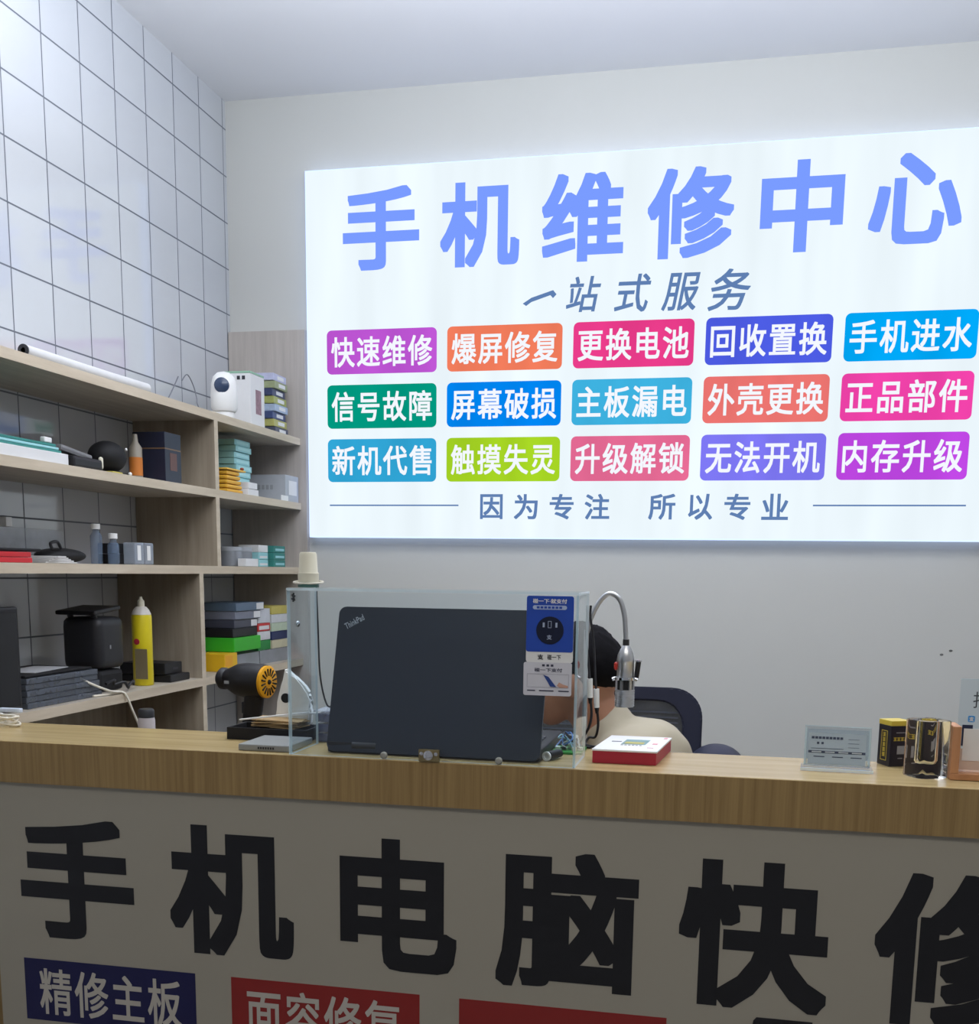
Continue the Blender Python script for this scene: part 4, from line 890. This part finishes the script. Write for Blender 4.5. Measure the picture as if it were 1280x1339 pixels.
# ------------------------------------------------------------------ office chair
chair = thing('office_chair', 'dark navy office chair with mesh back behind the seated person', 'chair', (-.31, 2.55, 0))
M_CHF = mat('chair_navy_plastic', (32, 36, 56), .5); M_MESH = translucent('chair_mesh', (44, 48, 60), .72, .8)
ct = Matrix.Translation((-.312, 2.80, .70)) @ Matrix.Rotation(R(-6), 4, 'X')
outline = rrect(.49, .44, .075, 6)
pts = [ct @ Vector((x-.245, 0, z)) for x, z in outline]
mb = MB()
inn = [ct @ Vector(((x-.245)*.80, 0, .22+(z-.22)*.84)) for x, z in outline]
n = len(pts); off = ct.to_3x3() @ Vector((0, .022, 0))
vo = [[mb.bm.verts.new(p+o) for p in L] for L in (pts, inn) for o in (Vector((0, 0, 0)), off)]
for a, b in ((0, 2), (2, 3), (3, 1), (1, 0)):
    for k in range(n): mb.bm.faces.new((vo[a][k], vo[a][(k+1) % n], vo[b][(k+1) % n], vo[b][k]))
bmesh.ops.bevel(mb.bm, geom=mb.bm.edges[:], offset=.004, segments=2, affect='EDGES')
mb.build('backrest_frame', M_CHF, chair, smooth=True)
mb = MB(); c_ = ct @ Vector((0, .012, .22))
mb.prism([((x-.245)*.82, .22+(z-.22)*.86) for x, z in outline], ct @ Vector((0, .010, 0)), ct.to_3x3() @ UX, ct.to_3x3() @ UZ, .003)
mesh = mb.build('backrest_mesh', M_MESH, chair)
mb = MB()
for k in range(26): mb.box(-.185, .185, .006, .0075, .05+.013*k, .054+.013*k, M=ct)
mb.build('mesh_weave', mat('mesh_thread', (70, 74, 84), .7), mesh)
MB().box(-.545, -.08, 2.24, 2.72, .545, .60, .03, seg=3).build('seat', M_CHF, chair, smooth=True)
MB().box(-.345, -.28, 2.70, 2.83, .50, .75, .012).build('back_bracket', M_BLACK, chair)
for x, nm in ((-.04, 1), (-.585, -1)):
    a = MB().capsule((x, 2.72, .572), (x+.012*nm, 2.70, .93), .017, .015, 12); a.capsule((x-.04*nm, 2.66, .56), (x, 2.72, .572), .015, .015, 10)
    arm = a.build('arm_post', M_BLACK, chair, smooth=True)
    MB().ball((x+.014*nm, 2.68, .972), (.066, .12, .050), 22).build('armrest_pad', M_CHF, chair, smooth=True)
MB().cone((-.312, 2.49, .10), (-.312, 2.49, .548), .026, .022, 16).build('gas_column', M_STEEL, chair, smooth=True)
for k in range(5):
    a = R(72*k+20); e = Vector((-.312+.27*math.cos(a), 2.49+.27*math.sin(a), .075))
    lg = MB().capsule((-.312, 2.49, .105), e, .024, .016, 12).build('base_leg', M_BLACK, chair, smooth=True)
    MB().ball((e.x, e.y, .029), .028, 14).build('caster', M_BLACKM, lg, smooth=True)

# ------------------------------------------------------------------ seated person
def remeshed(mb, voxel, name, mats, parent, smooth_it=4, bump=None):
    me = bpy.data.meshes.new('raw'); mb.bm.to_mesh(me); mb.bm.free()
    o = bpy.data.objects.new('raw', me); COL.objects.link(o)
    r = o.modifiers.new('r', 'REMESH'); r.mode = 'VOXEL'; r.voxel_size = voxel
    s = o.modifiers.new('s', 'SMOOTH'); s.factor = .5; s.iterations = smooth_it
    dg = bpy.context.evaluated_depsgraph_get(); dg.update()
    out = bpy.data.meshes.new_from_object(o.evaluated_get(dg)); bpy.data.objects.remove(o); bpy.data.meshes.remove(me)
    if bump:
        amp, sc = bump
        nn = [v.normal.copy() for v in out.vertices]
        for v, n_ in zip(out.vertices, nn): v.co += n_*amp*mnoise.noise(v.co*sc)
    out.name = name; out.materials.clear()
    for m_ in mats: out.materials.append(m_)
    for p in out.polygons: p.use_smooth = True
    b = bpy.data.objects.new(name, out); COL.objects.link(b)
    if parent is not None: adopt(b, parent)
    return b
M_SKIN = mat('skin', (168, 122, 97), .5, vary=.05, scale=20); M_HAIR = mat('black_hair', (14, 13, 17), .8, vary=.3, scale=200, spec=.15)
M_SHIRT = mat('cream_cotton', (174, 165, 145), .85, vary=.04, scale=14); M_TROU = mat('dark_trousers', (44, 46, 58), .85)
person = thing('person', 'person with short black hair in cream shirt seated behind the counter, head bowed', 'person', (-.2, 2.42, .60))
HC_ = Vector((-.324, 2.35, 1.212))
b = MB()
pel, wai, che, nek, hd = (-.13, 2.44, .70), (-.12, 2.41, .84), (-.185, 2.365, .985), (-.262, 2.352, 1.095), (-.302, 2.35, 1.165)
b.ball(pel, (.15, .155, .095), 20); b.ball(wai, (.11, .14, .12), 20); b.ball(che, (.105, .16, .125), 20)
b.capsule(che, nek, .075, .058); b.capsule(nek, hd, .056, .054)
b.ball(HC_, (.093, .076, .093), 26)                                         # skull
b.ball(HC_+Vector((-.048, 0, -.045)), (.052, .058, .070), 22)                # face and jaw
b.ball(HC_+Vector((-.075, 0, -.088)), (.026, .030, .022), 14)                # chin
b.capsule(HC_+Vector((-.095, 0, -.005)), HC_+Vector((-.110, 0, -.034)), .008, .013, 10)   # nose
b.ball(HC_+Vector((-.094, 0, -.066)), (.012, .022, .008), 12)                # lips
b.ball(HC_+Vector((-.090, 0, .012)), (.012, .046, .009), 12)                 # brow
for s_ in (-1, 1): b.ball(HC_+Vector((.006, s_*.076, -.022)), (.018, .010, .030), 14)      # ears
SH = {-1: ((-.205, 2.205, 1.035), (-.27, 2.115, .845), (-.47, 2.105, .805)), 1: ((-.205, 2.525, 1.035), (-.26, 2.56, .86), (-.45, 2.30, .82))}
for s_, (sh, el, wr) in SH.items():
    b.capsule(sh, el, .050, .039); b.capsule(el, wr, .039, .026)
    w = Vector(wr); d = Vector((-1, 0 if s_ < 0 else -.35, -.16)).normalized(); sd = Vector((0, 1, 0))*(1 if s_ < 0 else -1)
    pm = w + d*.055
    b.capsule(w, pm, .024, .022); b.ball(w+d*.045, (.040, .036, .017), 14)
    for k, (o_, L) in enumerate(((.028, .062), (.010, .072), (-.009, .067), (-.027, .052))):
        r0 = w + d*.075 + sd*o_; k1 = r0 + (d+Vector((0, 0, .25))).normalized()*L*.45; k2 = k1 + (d+Vector((0, 0, -.5))).normalized()*L*.32; k3 = k2 + (d+Vector((0, 0, -1.1))).normalized()*L*.25
        b.capsule(r0-d*.02, k1, .0095, .009, 8); b.capsule(k1, k2, .009, .0082, 8); b.capsule(k2, k3, .0082, .0072, 8)
    t0 = w + d*.028 + sd*.024; t1 = t0 + (d*.6+sd*.8).normalized()*.034; t2 = t1 + (d+sd*.15-Vector((0, 0, .25))).normalized()*.028
    b.capsule(t0, t1, .0115, .0105, 8); b.capsule(t1, t2, .0105, .0085, 8)
LEG = {-1: ((-.17, 2.36, .695), (-.60, 2.34, .66), (-.57, 2.36, .10)), 1: ((-.17, 2.52, .695), (-.60, 2.56, .66), (-.55, 2.56, .10))}
for hp, kn, an in LEG.values():
    b.capsule(hp, kn, .080, .056); b.capsule(kn, an, .054, .038); b.capsule(an, (an[0]-.10, an[1], .045), .036, .03)
body = remeshed(b, .0062, 'body', [M_SKIN], person, 3)
# hair cap
hb = MB().ball(HC_+Vector((.008, 0, .012)), (.097, .081, .094), 64); 
dead = [v for v in hb.bm.verts if (v.co.z-HC_.z) < -.02 - .18*(v.co.x-HC_.x)*0 and v.co.x > HC_.x-.02 and (v.co.z-HC_.z) < -.045]
for v in hb.bm.verts:
    d = v.co-HC_
    k = max(0, min(1, (d.z+.055)/.05))
    if d.x < -.03: k *= max(0, min(1, (d.z-.02)/.03))
    n_ = mnoise.noise(v.co*130)*.0045*k
    v.co = HC_ + d*(1 + n_/max(d.length, .01)) - d*(1-k)*.16
hb.build('hair', M_HAIR, person, smooth=True)
mb = MB()
for s_ in (-1, 1): mb.ball(HC_+Vector((-.0835, s_*.031, -.004)), (.010, .012, .008), 12)
mb.build('eye', mat('eye_dark', (40, 32, 30), .3), person, smooth=True)
# shirt
sb_ = MB()
sb_.ball(wai, (.128, .160, .15), 20); sb_.ball((-.125, 2.43, .76), (.15, .165, .10), 20); sb_.ball(che, (.128, .175, .138), 22)
sb_.capsule(che, (-.250, 2.353, 1.083), .095, .066)
for s_, (sh, el, wr) in SH.items():
    m_ = Vector(sh).lerp(Vector(el), .62); sb_.capsule(sh, m_, .060, .056); sb_.capsule(che, sh, .09, .062)
shirt = remeshed(sb_, .008, 'shirt', [M_SHIRT], person, 5, (.010, 15.0))
tb = MB(); tb.ball(pel, (.158, .165, .098), 18)
for hp, kn, an in LEG.values(): tb.capsule(hp, kn, .086, .064); tb.capsule(kn, (an[0], an[1], .13), .062, .052)
remeshed(tb, .01, 'trousers', [M_TROU], person, 3)
for hp, kn, an in LEG.values():
    MB().ball((an[0]-.055, an[1], .045), (.125, .046, .044), 18).build('shoe', M_BLACK, person, smooth=True)
